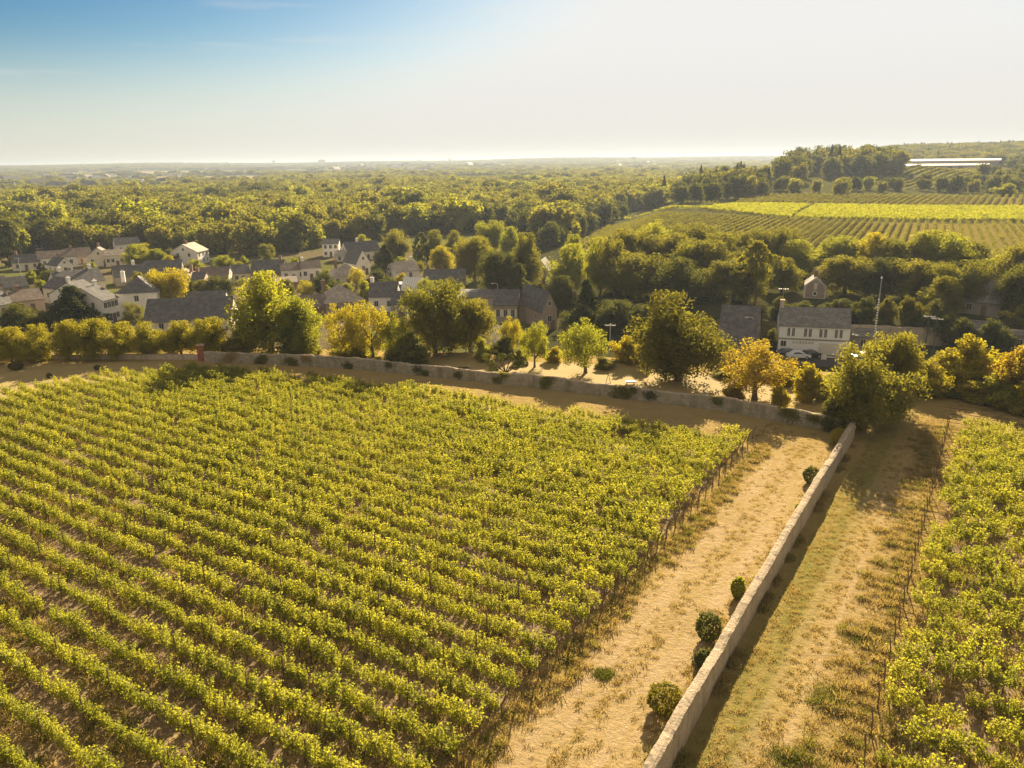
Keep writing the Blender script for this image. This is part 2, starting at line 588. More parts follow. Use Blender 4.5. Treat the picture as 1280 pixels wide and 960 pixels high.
M['stone'] = stonemat('old_wall_stone', (0.62, 0.52, 0.38), (0.30, 0.24, 0.17), (0.66, 0.56, 0.42))
M['farstone'] = stonemat('mossy_wall_stone', (0.46, 0.40, 0.29), (0.13, 0.125, 0.06), (0.50, 0.43, 0.32), 2.0)
M['coping'] = stonemat('coping_stone', (0.56, 0.46, 0.33), (0.30, 0.24, 0.17), (0.42, 0.33, 0.23), 3.0)
M['retain'] = stonemat('retaining_stone', (0.33, 0.27, 0.20), (0.18, 0.14, 0.10), (0.38, 0.31, 0.23), 1.4)


def roofmat(name, a, b):
    m, ns, ls = newmat(name)
    out = N(ns, "ShaderNodeOutputMaterial")
    p = N(ns, "ShaderNodeBsdfPrincipled")
    p.inputs['Roughness'].default_value = 0.75
    p.inputs['Specular IOR Level'].default_value = 0.25
    tc = N(ns, "ShaderNodeTexCoord")
    br = N(ns, "ShaderNodeTexBrick")
    mp = N(ns, "ShaderNodeMapping"); mp.inputs['Rotation'].default_value = (math.pi / 2, 0, 0)
    ls.new(tc.outputs['Object'], mp.inputs[0]); ls.new(mp.outputs[0], br.inputs['Vector'])
    br.inputs['Scale'].default_value = 1.0
    br.inputs['Brick Width'].default_value = 0.35
    br.inputs['Row Height'].default_value = 0.25
    br.inputs['Mortar Size'].default_value = 0.012
    br.inputs['Color1'].default_value = (*a, 1)
    br.inputs['Color2'].default_value = (*b, 1)
    br.inputs['Mortar'].default_value = (*[c * 0.5 for c in a], 1)
    n = noise(ns, ls, tc.outputs['Object'], 0.8, 6, 0.7)
    col = mixc(ns, ls, ramp(ns, ls, n, 0.45, 0.75), br.outputs[0], tuple((x + y) * 0.8 + 0.01 for x, y in zip(a, b)))
    ls.new(col, p.inputs['Base Color'])
    ls.new(p.outputs[0], out.inputs[0])
    return m


M['slate'] = roofmat('slate_roof', (0.095, 0.092, 0.092), (0.14, 0.135, 0.13))
M['brownroof'] = roofmat('brown_tile_roof', (0.15, 0.12, 0.10), (0.21, 0.165, 0.13))
M['tanroof'] = roofmat('tan_tile_roof', (0.32, 0.27, 0.21), (0.42, 0.36, 0.29))
M['greyroof'] = roofmat('grey_sheet_roof', (0.16, 0.15, 0.14), (0.21, 0.20, 0.18))
M['white'] = noisemat('white_render', (0.84, 0.81, 0.75), (0.76, 0.73, 0.67), 0.7, 0.9, 0.05, (0.66, 0.62, 0.55), 1.5)
M['innwhite'] = noisemat('fresh_white_render', (0.88, 0.86, 0.82), (0.84, 0.82, 0.78), 0.7, 0.9, 0.05)
M['cream'] = noisemat('cream_render', (0.72, 0.66, 0.54), (0.64, 0.57, 0.46), 0.7, 0.9, 0.05)
M['pink'] = noisemat('pink_render', (0.60, 0.45, 0.36), (0.52, 0.40, 0.32), 0.7, 0.9, 0.05)
M['grey'] = noisemat('grey_render', (0.36, 0.32, 0.27), (0.30, 0.27, 0.23), 0.7, 0.9, 0.05)
M['tuffeau'] = stonemat('tuffeau_stone', (0.44, 0.37, 0.27), (0.28, 0.22, 0.16), (0.50, 0.43, 0.33), 1.6)
M['duskbrick'] = noisemat('faded_brick', (0.38, 0.30, 0.24), (0.31, 0.24, 0.19), 1.2, 0.9, 0.05)
M['glass'] = noisemat('window_glass', (0.03, 0.035, 0.04), (0.05, 0.055, 0.06), 0.5, 0.15, spec=0.6)
M['frame'] = noisemat('painted_frame', (0.72, 0.68, 0.6), (0.65, 0.6, 0.52), 3, 0.6)
M['shutter'] = noisemat('white_shutter', (0.74, 0.68, 0.58), (0.66, 0.6, 0.5), 3, 0.6)
M['wood'] = noisemat('weathered_wood', (0.13, 0.09, 0.055), (0.22, 0.15, 0.09), 3, 0.9, 0.3, stretch=(1, 1, 0.1))
M['metal'] = noisemat('galvanised_metal', (0.42, 0.40, 0.37), (0.34, 0.32, 0.30), 3, 0.5, spec=0.5)
M['greenmetal'] = noisemat('green_painted_metal', (0.08, 0.11, 0.06), (0.06, 0.09, 0.05), 3, 0.6)
M['whitemetal'] = noisemat('white_sheet', (0.80, 0.78, 0.74), (0.72, 0.70, 0.66), 0.3, 0.45, spec=0.5)
M['terra'] = noisemat('terracotta', (0.38, 0.17, 0.09), (0.28, 0.12, 0.07), 2, 0.85)
M['letter'] = noisemat('letter_paint', (0.16, 0.13, 0.10), (0.2, 0.16, 0.12), 2, 0.7)


def brickmat():
    m, ns, ls = newmat('red_brick')
    out = N(ns, "ShaderNodeOutputMaterial")
    p = N(ns, "ShaderNodeBsdfPrincipled"); p.inputs['Roughness'].default_value = 0.9
    tc = N(ns, "ShaderNodeTexCoord")
    mp = N(ns, "ShaderNodeMapping"); mp.inputs['Rotation'].default_value = (math.pi / 2, 0, 0)
    ls.new(tc.outputs['Object'], mp.inputs[0])
    br = N(ns, "ShaderNodeTexBrick"); ls.new(mp.outputs[0], br.inputs['Vector'])
    br.inputs['Scale'].default_value = 1.0
    br.inputs['Brick Width'].default_value = 0.24
    br.inputs['Row Height'].default_value = 0.08
    br.inputs['Mortar Size'].default_value = 0.01
    br.inputs['Color1'].default_value = (0.25, 0.145, 0.105, 1)
    br.inputs['Color2'].default_value = (0.19, 0.11, 0.08, 1)
    br.inputs['Mortar'].default_value = (0.35, 0.25, 0.2, 1)
    ls.new(br.outputs[0], p.inputs['Base Color'])
    ls.new(p.outputs[0], out.inputs[0])
    return m


M['brick'] = brickmat()
M['redpaint'] = noisemat('red_paint', (0.38, 0.13, 0.10), (0.30, 0.10, 0.08), 2, 0.6)


def paint(name, c):
    m, ns, ls = newmat(name)
    out = N(ns, "ShaderNodeOutputMaterial")
    p = N(ns, "ShaderNodeBsdfPrincipled")
    p.inputs['Base Color'].default_value = (*c, 1)
    p.inputs['Roughness'].default_value = 0.3
    p.inputs['Coat Weight'].default_value = 0.5
    ls.new(p.outputs[0], out.inputs[0])
    return m


M['carwhite'] = paint('white_car_paint', (0.75, 0.75, 0.74))
M['carblack'] = paint('black_car_paint', (0.025, 0.025, 0.03))
M['cargrey'] = paint('grey_car_paint', (0.25, 0.26, 0.28))
M['tyre'] = noisemat('tyre_rubber', (0.02, 0.02, 0.02), (0.03, 0.03, 0.03), 5, 0.9)
M['lamp'] = noisemat('headlight_glass', (0.6, 0.6, 0.6), (0.7, 0.7, 0.7), 5, 0.2, spec=0.6)

# ------------------------------------------------------------------ terrain
def inpoly(px, py, poly):
    inside = np.zeros(np.shape(px), bool)
    n = len(poly)
    for i in range(n):
        x1, y1 = poly[i]; x2, y2 = poly[(i + 1) % n]
        c = ((y1 > py) != (y2 > py)) & (px < (x2 - x1) * (py - y1) / (y2 - y1 + 1e-12) + x1)
        inside ^= c
    return inside


# fields on the right hill, laid out once in world coordinates from their outlines in the view
def world_poly(pts):
    return [at(*p)[:2] for p in pts]


LOWER_ROWS = world_poly([(722, 306), (760, 284), (800, 276.5), (1030, 277.5), (1345, 281), (1380, 330), (1180, 335), (1000, 332), (840, 322), (735, 318)])
GOLD_A = world_poly([(768, 274.5), (862, 262), (930, 256), (1012, 257.5), (985, 274)])
GOLD_B = world_poly([(992, 274), (1019, 257.5), (1330, 260), (1345, 278), (1150, 277)])
UPPER_ROWS = world_poly([(915, 255.5), (945, 246.5), (1010, 245), (1330, 247.5), (1330, 259)])
SLOPE_ROWS = world_poly([(1120, 236), (1095, 226), (1128, 214), (1235, 209.5), (1262, 214), (1200, 236)])


def build_ground():
    rings = np.concatenate([[0.0], np.linspace(4, 132, 33), np.linspace(134, 190, 57), np.geomspace(193, 1600, 130), np.geomspace(1640, 15000, 70)])
    az = np.radians(np.concatenate([np.arange(-60, 60, 0.5), np.arange(60, 300, 6)]))
    nr, na = len(rings), len(az)
    RR, AA = np.meshgrid(rings, az, indexing='ij')
    X, Y = RR * np.sin(AA), RR * np.cos(AA)
    Z = tz(X, Y)
    me = bpy.data.meshes.new('ground')
    co = np.stack([X, Y, Z], -1).reshape(-1, 3)
    i, j = np.meshgrid(np.arange(nr - 1), np.arange(na), indexing='ij')
    j2 = (j + 1) % na
    fc = np.stack([i * na + j, (i + 1) * na + j, (i + 1) * na + j2, i * na + j2], -1).reshape(-1, 4)
    fc = fc[:, ::-1]
    me.from_pydata(co.tolist(), [], fc.tolist())
    x, y = co[:, 0], co[:, 1]
    D = np.hypot(x, y)
    col = np.zeros((len(co), 4)); col[:, 3] = 1
    col[:, :3] = (0.075, 0.075, 0.030)
    gn = np.sin(x * 0.05 + np.cos(y * 0.037) * 2) * np.cos(y * 0.043)
    vil = (D < 400) & (x < 20)
    col[vil, :3] = (0.15, 0.125, 0.075)
    col[vil & (gn > 0.2), :3] = (0.12, 0.125, 0.045)
    far = D > 1900
    col[far, :3] = (0.16, 0.145, 0.09)
    fp = np.sin(x * 0.0041 + 1.3 * np.sin(y * 0.0023)) * np.cos(y * 0.0061 + x * 0.001)
    col[far & (fp > 0.25), :3] = (0.30, 0.25, 0.15)
    col[far & (fp < -0.2), :3] = (0.07, 0.08, 0.04)
    q = (x - RW0[0]) * rwn[0] + (y - RW0[1]) * rwn[1]
    col[(x > 5) & (q > -40) & (D < 1100), :3] = (0.065, 0.065, 0.026)
    for poly, c in ((LOWER_ROWS, (0.22, 0.18, 0.055)), (GOLD_A, (0.24, 0.215, 0.075)), (GOLD_B, (0.25, 0.22, 0.08)), (UPPER_ROWS, (0.24, 0.19, 0.08)), (SLOPE_ROWS, (0.2, 0.2, 0.06))):
        col[inpoly(x, y, poly), :3] = c
    hillfield = (x > 60) & (D > 280) & (D < 1100) & (col[:, 0] < 0.08)
    col[hillfield, :3] = (0.10, 0.10, 0.035)
    ye = np.interp(x, EX, EY)
    fm = np.clip((y - ye - 2) / 6, 0, 1)
    a = me.color_attributes.new('cover', 'FLOAT_COLOR', 'POINT')
    a.data.foreach_set('color', col.reshape(-1))
    b = me.attributes.new('far_mask', 'FLOAT', 'POINT')
    b.data.foreach_set('value', fm)
    me.polygons.foreach_set("use_smooth", [True] * len(me.polygons))
    me.materials.append(M['ground'])
    o = bpy.data.objects.new('ground', me)
    C.objects.link(o)
    tag(o, 'dry grassy plateau falling to a wooded valley with fields and hills', 'ground', kind='structure')


build_ground()


def sheet(name, pts, z, mat, label, cat, step=None):
    mb = MB()
    mb.face([(x, y, z) for x, y in pts])
    o = mb.build(name, mat)
    tag(o, label, cat, kind='structure')
    return o


# left vineyard outline (world) - right edge parallel to the wall
LEFT_V = [rs2xy(-19.8, -12), rs2xy(-19.8, 40), rs2xy(-20.4, 60), rs2xy(-21, 75.5), (12.5, 79.8), (-4, 89.0), (-25, 100.0), (-45, 105.5), (-54, 103.5), (-65, 94), (-87, 77), (-130, 52), rs2xy(-120, -12)]
RIGHT_V = [rs2xy(-1.2, -10), rs2xy(-2.6, 90), rs2xy(60, 92), rs2xy(60, -10)]
sheet('vineyard_soil', LEFT_V, 0.004, M['soil'], 'brown dry earth under the rows of the walled vineyard', 'soil')
sheet('vineyard_soil', RIGHT_V, 0.004, M['soil'], 'brown dry earth under the vines right of the wall', 'soil')

# haze
def haze_box():
    m, ns, ls = newmat('haze')
    out = N(ns, "ShaderNodeOutputMaterial")
    v = N(ns, "ShaderNodeVolumePrincipled")
    v.inputs['Color'].default_value = (0.44, 0.53, 0.68, 1)
    v.inputs['Density'].default_value = HAZE
    v.inputs['Anisotropy'].default_value = 0.25
    ls.new(v.outputs[0], out.inputs['Volume'])
    mb = MB()
    mb.box(-15600, 15600, -15600, 15600, -12.0, 72.0)
    o = mb.build('haze', m)
    tag(o, 'warm haze lying over the valley and far hills', 'haze', kind='stuff')


if HAZE > 0: haze_box()

# ------------------------------------------------------------------ walls
def stone_wall(name, line, h, th, label, seg=0.5, group=None, cat='stone wall', jit=0.07, cop=0.14, stone='stone', rough=0.03):
    """wall along a polyline with a rough coping; one thing with body and coping"""
    P = [Vector((p[0], p[1])) for p in line]
    L = [0.0]
    for a, b in zip(P, P[1:]): L.append(L[-1] + (b - a).length)
    n = max(2, int(L[-1] / seg))
    pts = []
    for i in range(n + 1):
        t = L[-1] * i / n
        k = max(j for j in range(len(P) - 1) if L[j] <= t + 1e-6)
        u = (t - L[k]) / (L[k + 1] - L[k])
        pts.append(P[k].lerp(P[k + 1], u))
    g = random.Random(hash(name) % 1000 + int(L[-1]))
    root = empty(name, (pts[0].x, pts[0].y, tz1(*pts[0])))
    org = Vector(root.location)
    body, cp = [], []
    for i, p in enumerate(pts):
        d = (pts[min(i + 1, n)] - pts[max(i - 1, 0)]).normalized()
        nn = Vector((-d.y, d.x))
        zb = tz1(*p) - org.z
        # slow waves plus a few sags in the top line
        hh = h + 0.08 * math.sin(i * seg * 0.21) + 0.05 * math.sin(i * seg * 0.53 + 1) + 0.035 * math.sin(i * seg * 1.7) + g.uniform(-rough, rough) - (0.05 if math.sin(i * seg * .77) + math.sin(i * seg * 2.3 + 1) > 1.45 else 0) - 0.22 * max(0, math.sin(i * seg * 0.13 + 2) - 0.75) * 3
        row = []
        for side, z in ((-1, -0.4), (-1, 0.5), (-1, 1.0), (1, 1.0), (1, 0.5), (1, -0.4)):
            j = g.uniform(-jit, jit) * 0.35
            zz = zb + (z * hh if z > 0 else z)
            w = th / 2 * (1.0 + (0.08 if z < 0.6 else 0))
            row.append((p.x - org.x + nn.x * (side * w + j), p.y - org.y + nn.y * (side * w + j), zz))
        body.append(row)
        row = []
        for side, z in ((-1.1, 0.0), (-1.06, 0.5), (-0.5, 1.0), (0.5, 1.0), (1.06, 0.5), (1.1, 0.0)):
            j = g.uniform(-jit, jit) * 0.6
            zz = zb + hh - 0.02 + cop * z + g.uniform(-jit, jit) * 0.7
            row.append((p.x - org.x + nn.x * (side * th / 2 + j), p.y - org.y + nn.y * (side * th / 2 + j), zz))
        cp.append(row)
    for rows, nm, mt in ((body, 'wall_body', M[stone]), (cp, 'coping', M['coping'])):
        mb = MB()
        k = len(rows[0])
        mb.v = [v for r in rows for v in r]
        for i in range(n):
            for j in range(k):
                j2 = (j + 1) % k
                mb.f.append((i * k + j, i * k + j2, (i + 1) * k + j2, (i + 1) * k + j)); mb.m.append(0)
        mb.f.append(tuple(range(k))[::-1]); mb.m.append(0)
        mb.f.append(tuple(n * k + j for j in range(k))); mb.m.append(0)
        mb.build(nm, mt, root)
    tag(root, label, cat, group)
    return root


SIDE_WALL = [rs2xy(-10.55, -6), rs2xy(-10.72, 28), rs2xy(-11.15, 41), rs2xy(-11.55, 62), rs2xy(-11.9, 82.6)]
stone_wall('stone_wall', SIDE_WALL, 1.78, 0.5, 'long straight pale stone wall running between the two vineyards', 0.3, jit=0.04, cop=0.12, rough=0.012)
FAR_WALL = [(34.6, 77.4), (23.8, 85.6), (6, 94.4), (-8.5, 101), (-22.5, 106.6), (-36, 110.0), (-45.2, 111.6)]
stone_wall('stone_wall', FAR_WALL, 1.5, 0.45, 'mossy curving stone wall closing the far end of the vineyard', 0.5, jit=0.08, stone='farstone')

# ------------------------------------------------------------------ tree meshes (unit size: width 1, height 1)
def unit_dirs(n, g):
    v = g.normal(size=(n, 3))
    return v / np.linalg.norm(v, axis=1, keepdims=True)


def crown_leaves(kind, seed, nleaf, lsize):
    g = np.random.default_rng(seed)
    cl = []  # (centre, radius) clumps
    if kind in ('broad', 'dense', 'bush', 'loose', 'round', 'tall'):
        zb = {'broad': 0.16, 'dense': 0.14, 'bush': 0.0, 'loose': 0.22, 'round': 0.10, 'tall': 0.12}[kind]
        nl = {'broad': 10, 'dense': 14, 'bush': 8, 'loose': 9, 'round': 16, 'tall': 13}[kind]
        zc, zr = (1 + zb) / 2, (1 - zb) / 2
        lobes = []
        for i in range(nl):
            d = unit_dirs(1, g)[0]
            rr = g.uniform(0.45, 0.62) if kind != 'round' else g.uniform(0.55, 0.64)
            lr = g.uniform(0.26, 0.42) if kind != 'loose' else g.uniform(0.2, 0.34)
            if kind == 'round': lr = g.uniform(0.33, 0.40)
            lobes.append((d * rr * np.array([1, 1, 1]), lr))
        lobes.append((np.zeros(3), 0.55))
        wts = np.array([l[1] ** 2 for l in lobes]); wts /= wts.sum()
        nc = {'broad': 120, 'dense': 150, 'bush': 90, 'loose': 85, 'round': 200, 'tall': 140}[kind]
        for k in g.choice(len(lobes), nc, p=wts):
            d = unit_dirs(1, g)[0]
            c = lobes[k][0] + d * lobes[k][1] * g.uniform(0.8, 1.05)
            cl.append((np.array([c[0] * 0.52, c[1] * 0.52, zc + c[2] * zr]), g.uniform(0.06, 0.12) * (1.15 if kind != 'loose' else 0.95)))
    elif kind == 'conifer':
        for i in range(130):
            t = g.uniform(0, 1) ** 0.8
            rad = (1 - t) * 0.45 * g.uniform(0.6, 1.05) + 0.02
            a = g.uniform(0, 2 * math.pi)
            cl.append((np.array([rad * math.cos(a), rad * math.sin(a), 0.08 + t * 0.9 - rad * 0.12]), 0.035 + 0.06 * (1 - t)))
    elif kind == 'column':
        for i in range(120):
            t = g.uniform(0, 1)
            rad = 0.42 * math.sin(math.pi * min(1, 0.12 + t * 0.88)) ** 0.6 * g.uniform(0.75, 1.05)
            a = g.uniform(0, 2 * math.pi)
            cl.append((np.array([rad * math.cos(a), rad * math.sin(a), 0.04 + t * 0.93]), 0.055))
    elif kind in ('cedar', 'pine'):
        lay = 7 if kind == 'cedar' else 4
        for L_ in range(lay):
            t = L_ / (lay - 1)
            z0 = (0.22 + 0.72 * t) if kind == 'cedar' else (0.62 + 0.33 * t)
            rmax = (0.5 * (1 - t * 0.8)) if kind == 'cedar' else (0.42 * (1 - abs(t - 0.4)))
            for b in range(6 if kind == 'cedar' else 5):
                a = g.uniform(0, 2 * math.pi)
                for q in range(4):
                    rr = rmax * (0.35 + 0.22 * q) * g.uniform(0.9, 1.1)
                    cl.append((np.array([rr * math.cos(a), rr * math.sin(a), z0 - 0.03 * q + g.uniform(-.015, .015)]), g.uniform(0.045, 0.085)))
    per = max(6, nleaf // len(cl))
    cs = np.repeat(np.array([c for c, _ in cl]), per, 0)
    rs = np.repeat(np.array([r for _, r in cl]), per)
    d = unit_dirs(len(cs), g)
    flat = np.array([1, 1, 0.55]) if kind in ('cedar', 'pine') else np.array([1, 1, 0.85])
    cen = cs + d * flat * (rs * g.uniform(0.45, 1.1, len(cs)) ** 1)[:, None]
    out = cen - np.array([0, 0, 0.45])
    nrm = d * 0.5 + g.normal(size=d.shape) * 0.55 + np.array([0, 0, 0.25])
    # bigger inner leaves close the crown so that its far side shades the near one
    ncore = len(cen) // 7
    ctr = cen.mean(0)
    core = ctr + (cen[:ncore * 6:6] - ctr) * g.uniform(0.45, 0.86, (len(cen[:ncore * 6:6]), 1))
    nshell = len(cen)
    if kind not in ('loose', 'pine', 'conifer', 'column'):
        cen = np.concatenate([cen, core]); nrm = np.concatenate([nrm, g.normal(size=core.shape)])
        lsize = np.concatenate([np.full(nshell, lsize), np.full(len(core), lsize * 2.6)])
    rr = np.percentile(np.hypot(cen[:, 0], cen[:, 1]), 97)
    cen[:, :2] *= 0.5 / rr
    zt = np.percentile(cen[:, 2], 99.5)
    zl = np.percentile(cen[:, 2], 1)
    zlo = {'bush': 0.0, 'dense': 0.10, 'round': 0.07, 'broad': 0.13, 'tall': 0.09, 'loose': 0.2}.get(kind, zl)
    cen[:, 2] = zlo + (cen[:, 2] - zl) / (zt - zl) * (1 - zlo)
    cen[:, 2] = np.clip(cen[:, 2], 0.0 if kind == 'bush' else 0.02, 1.02)
    return leafquads(cen, nrm, lsize, g)


def trunk_mb(kind, seed, thick=0.035):
    g = random.Random(seed)
    mb = MB()
    top = {'conifer': 0.92, 'column': 0.8, 'cedar': 0.9, 'pine': 0.9}.get(kind, 0.5)
    pts = [(0, 0, -0.05), (0.005, 0, 0.05), (g.uniform(-.02, .02), g.uniform(-.02, .02), top * 0.5), (g.uniform(-.03, .03), g.uniform(-.03, .03), top)]
    if kind == 'pine': thick *= 0.6
    mb.tube(pts, [thick * 1.5, thick, thick * 0.75, thick * 0.25], 8)
    for k in range(5):
        a = 2 * math.pi * k / 5 + g.uniform(-.4, .4)
        z0 = g.uniform(0.18, 0.4) if kind not in ('pine',) else g.uniform(0.6, 0.75)
        r1 = g.uniform(0.2, 0.34) * (0.5 if kind in ('conifer', 'column') else 1)
        mb.tube([(0, 0, z0), (r1 * .5 * math.cos(a), r1 * .5 * math.sin(a), z0 + 0.12), (r1 * math.cos(a), r1 * math.sin(a), z0 + 0.3)],
                [thick * 0.5, thick * 0.35, thick * 0.12], 5)
    return mb


PROTO = {}
SPEC = {'broadA': ('broad', 1, 17000, 0.0225), 'broadB': ('broad', 2, 17000, 0.0225), 'dense': ('dense', 3, 20000, 0.0225), 'round': ('round', 4, 22000, 0.0205),
        'tall': ('tall', 5, 18000, 0.023), 'looseA': ('loose', 6, 12000, 0.021), 'looseB': ('loose', 16, 12000, 0.021), 'bush': ('bush', 7, 9000, 0.034),
        'conifer': ('conifer', 8, 7000, 0.032), 'column': ('column', 9, 6500, 0.040), 'cedar': ('cedar', 10, 6500, 0.032), 'pine': ('pine', 12, 3500, 0.034)}
FARSPEC = {'farA': ('round', 21, 2800, 0.060), 'farB': ('dense', 22, 2800, 0.060), 'farC': ('broad', 23, 2600, 0.060), 'farD': ('round', 24, 2800, 0.060), 'farcon': ('conifer', 25, 1300, 0.07)}


def proto(k):
    if k not in PROTO:
        sp = SPEC.get(k) or FARSPEC[k]
        cr = quadmesh('crown', crown_leaves(*sp), M['broad'])
        tm = trunk_mb(sp[0], sp[1]).mesh('trunk', M['bark'])
        PROTO[k] = (cr, tm)
    return PROTO[k]


def setmat(o, mat):
    o.material_slots[0].link = 'OBJECT'
    o.material_slots[0].material = mat


TREES = []


def tree_at(name, x, y, z, w, h, kind, mat, label, cat, group=None, parts=True):
    cr, tm = proto(kind)
    rz = rnd.uniform(0, 6.28)
    if parts:
        root = empty(name, (x, y, z), rz)
        root.scale = (w, w, h)
        t = bpy.data.objects.new('trunk', tm); C.objects.link(t); t.parent = root
        c = bpy.data.objects.new('crown' if cat != 'bush' else 'foliage', cr); C.objects.link(c); c.parent = root
        setmat(c, mat)
    else:
        root = bpy.data.objects.new(name, cr); C.objects.link(root)
        root.location = (x, y, z); root.rotation_euler = (0, 0, rz); root.scale = (w, w, h)
        setmat(root, mat)
    tag(root, label, cat, group)
    TREES.append((x, y, w))
    return root


NAMES = {'broadA': 'broadleaf_tree', 'broadB': 'broadleaf_tree', 'dense': 'broadleaf_tree', 'round': 'broadleaf_tree', 'tall': 'tall_tree', 'looseA': 'small_tree',
         'looseB': 'small_tree', 'bush': 'bush', 'conifer': 'conifer_tree', 'column': 'columnar_tree', 'cedar': 'cedar_tree', 'pine': 'pine_tree'}


def T(kind, px, base, top, wpx, mat, label, group=None, name=None, D=None):
    """a tree whose crown spans wpx with its top at `top`; stands where `base` is on the ground, or at distance D"""
    if D is None:
        bx, by, bz = at(px, base)
        D = math.hypot(bx, by)
    d = ray(px, top)
    hn = math.hypot(d[0], d[1])
    x, y = D * d[0] / hn, D * d[1] / hn
    z = tz1(x, y)
    h = H + D * d[2] / hn - z
    w = wpx / F * depth(x, y, z)
    nm = name or NAMES[kind]
    cat = 'bush' if 'bush' in nm else ('tree')
    return tree_at(nm, x, y, z - 0.05, w, max(h, 0.5), kind, M[mat], label, cat, group)


def noshow():
    pass

# ------------------------------------------------------------------ scatter (only for what nobody could count)
def unlinked(name, me, mat=None):
    return bpy.data.objects.new(name, me)


def scatter(name, P, rz, sc, idx, protos, label, cat, matobj=None):
    """instances of prototype meshes on points: P (N,3), rz (N), sc (N,3), idx (N)"""
    me = bpy.data.meshes.new(name)
    n = len(P)
    me.vertices.add(n)
    me.vertices.foreach_set("co", np.asarray(P, np.float32).reshape(-1))
    a = me.attributes.new('rot', 'FLOAT_VECTOR', 'POINT')
    r = np.zeros((n, 3), np.float32); r[:, 2] = rz
    a.data.foreach_set('vector', r.reshape(-1))
    a = me.attributes.new('scl', 'FLOAT_VECTOR', 'POINT')
    a.data.foreach_set('vector', np.asarray(sc, np.float32).reshape(-1))
    a = me.attributes.new('idx', 'INT', 'POINT')
    a.data.foreach_set('value', np.asarray(idx, np.int32))
    me.update()
    o = bpy.data.objects.new(name, me)
    C.objects.link(o)
    col = bpy.data.collections.new(name + '_sources')
    for i, p in enumerate(protos):
        p.name = '%02d_%s' % (i, p.name)
        col.objects.link(p)
    ng = bpy.data.node_groups.new(name + '_nodes', 'GeometryNodeTree')
    ng.interface.new_socket('Geometry', in_out='INPUT', socket_type='NodeSocketGeometry')
    ng.interface.new_socket('Geometry', in_out='OUTPUT', socket_type='NodeSocketGeometry')
    ns, ls = ng.nodes, ng.links
    gi, go = ns.new('NodeGroupInput'), ns.new('NodeGroupOutput')
    ci = ns.new('GeometryNodeCollectionInfo')
    ci.inputs['Collection'].default_value = col
    ci.inputs['Separate Children'].default_value = True
    ci.inputs['Reset Children'].default_value = True
    ip = ns.new('GeometryNodeInstanceOnPoints')
    ip.inputs['Pick Instance'].default_value = True
    def attr(nm, ty):
        q = ns.new('GeometryNodeInputNamedAttribute'); q.data_type = ty
        q.inputs['Name'].default_value = nm
        return q.outputs['Attribute']
    ls.new(gi.outputs[0], ip.inputs['Points'])
    ls.new(ci.outputs[0], ip.inputs['Instance'])
    ls.new(attr('idx', 'INT'), ip.inputs['Instance Index'])
    ls.new(attr('rot', 'FLOAT_VECTOR'), ip.inputs['Rotation'])
    ls.new(attr('scl', 'FLOAT_VECTOR'), ip.inputs['Scale'])
    ls.new(ip.outputs[0], go.inputs[0])
    md = o.modifiers.new('instances', 'NODES')
    md.node_group = ng
    tag(o, label, cat, kind='stuff')
    return o


def protoobj(name, me, mat=None):
    o = bpy.data.objects.new(name, me)
    if mat is not None: setmat(o, mat)
    return o


# ------------------------------------------------------------------ vines
def vine_leaves(seed, n, size, half=0.66, w=0.27, low=False):
    g = np.random.default_rng(seed)
    nsh = 17
    base_x = g.uniform(-half, half, nsh)
    hgt = g.uniform(0.95, 1.85, nsh)
    lean = g.normal(0, 0.22, nsh); leany = g.normal(0, 0.20, nsh)
    k = g.integers(0, nsh, n)
    t = g.uniform(0, 1, n) ** 0.75
    z = 0.5 + t * (hgt[k] - 0.5)
    x = base_x[k] * (0.85 + 0.15 * t) + lean[k] * t + g.normal(0, 0.09, n)
    y = leany[k] * t + g.normal(0, w * 0.5, n) * (1.1 - 0.45 * t)
    cen = np.stack([x, y, z], -1)
    nrm = g.normal(size=(n, 3)) * 0.8 + np.array([0, 0, 0.5]) + np.stack([0 * y, np.sign(y) * 0.4, 0 * y], -1)
    return leafquads(cen, nrm, size, g)


def vine_trunk(seed):
    g = random.Random(seed)
    mb = MB()
    mb.tube([(0, 0, -0.05), (g.uniform(-.05, .05), g.uniform(-.04, .04), 0.3), (0.02, 0.01, 0.62)], [0.035, 0.03, 0.028], 6)
    mb.tube([(0.02, 0.01, 0.6), (0.3, 0.02, 0.72), (0.62, 0, 0.75)], [0.022, 0.018, 0.01], 5)
    mb.tube([(0.02, 0.01, 0.6), (-0.3, -0.02, 0.71), (-0.62, 0, 0.75)], [0.022, 0.018, 0.01], 5)
    return mb.mesh('trunk', M['bark'])


NV = 7
vine_f = [quadmesh('foliage', vine_leaves(50 + i, 640, 0.100, w=0.22), M['vine']) for i in range(NV)]
vine_t = [vine_trunk(60 + i) for i in range(NV)]
vine_far = [quadmesh('vines', vine_leaves(80 + i, 190, 0.22), M['vine']) for i in range(NV)]

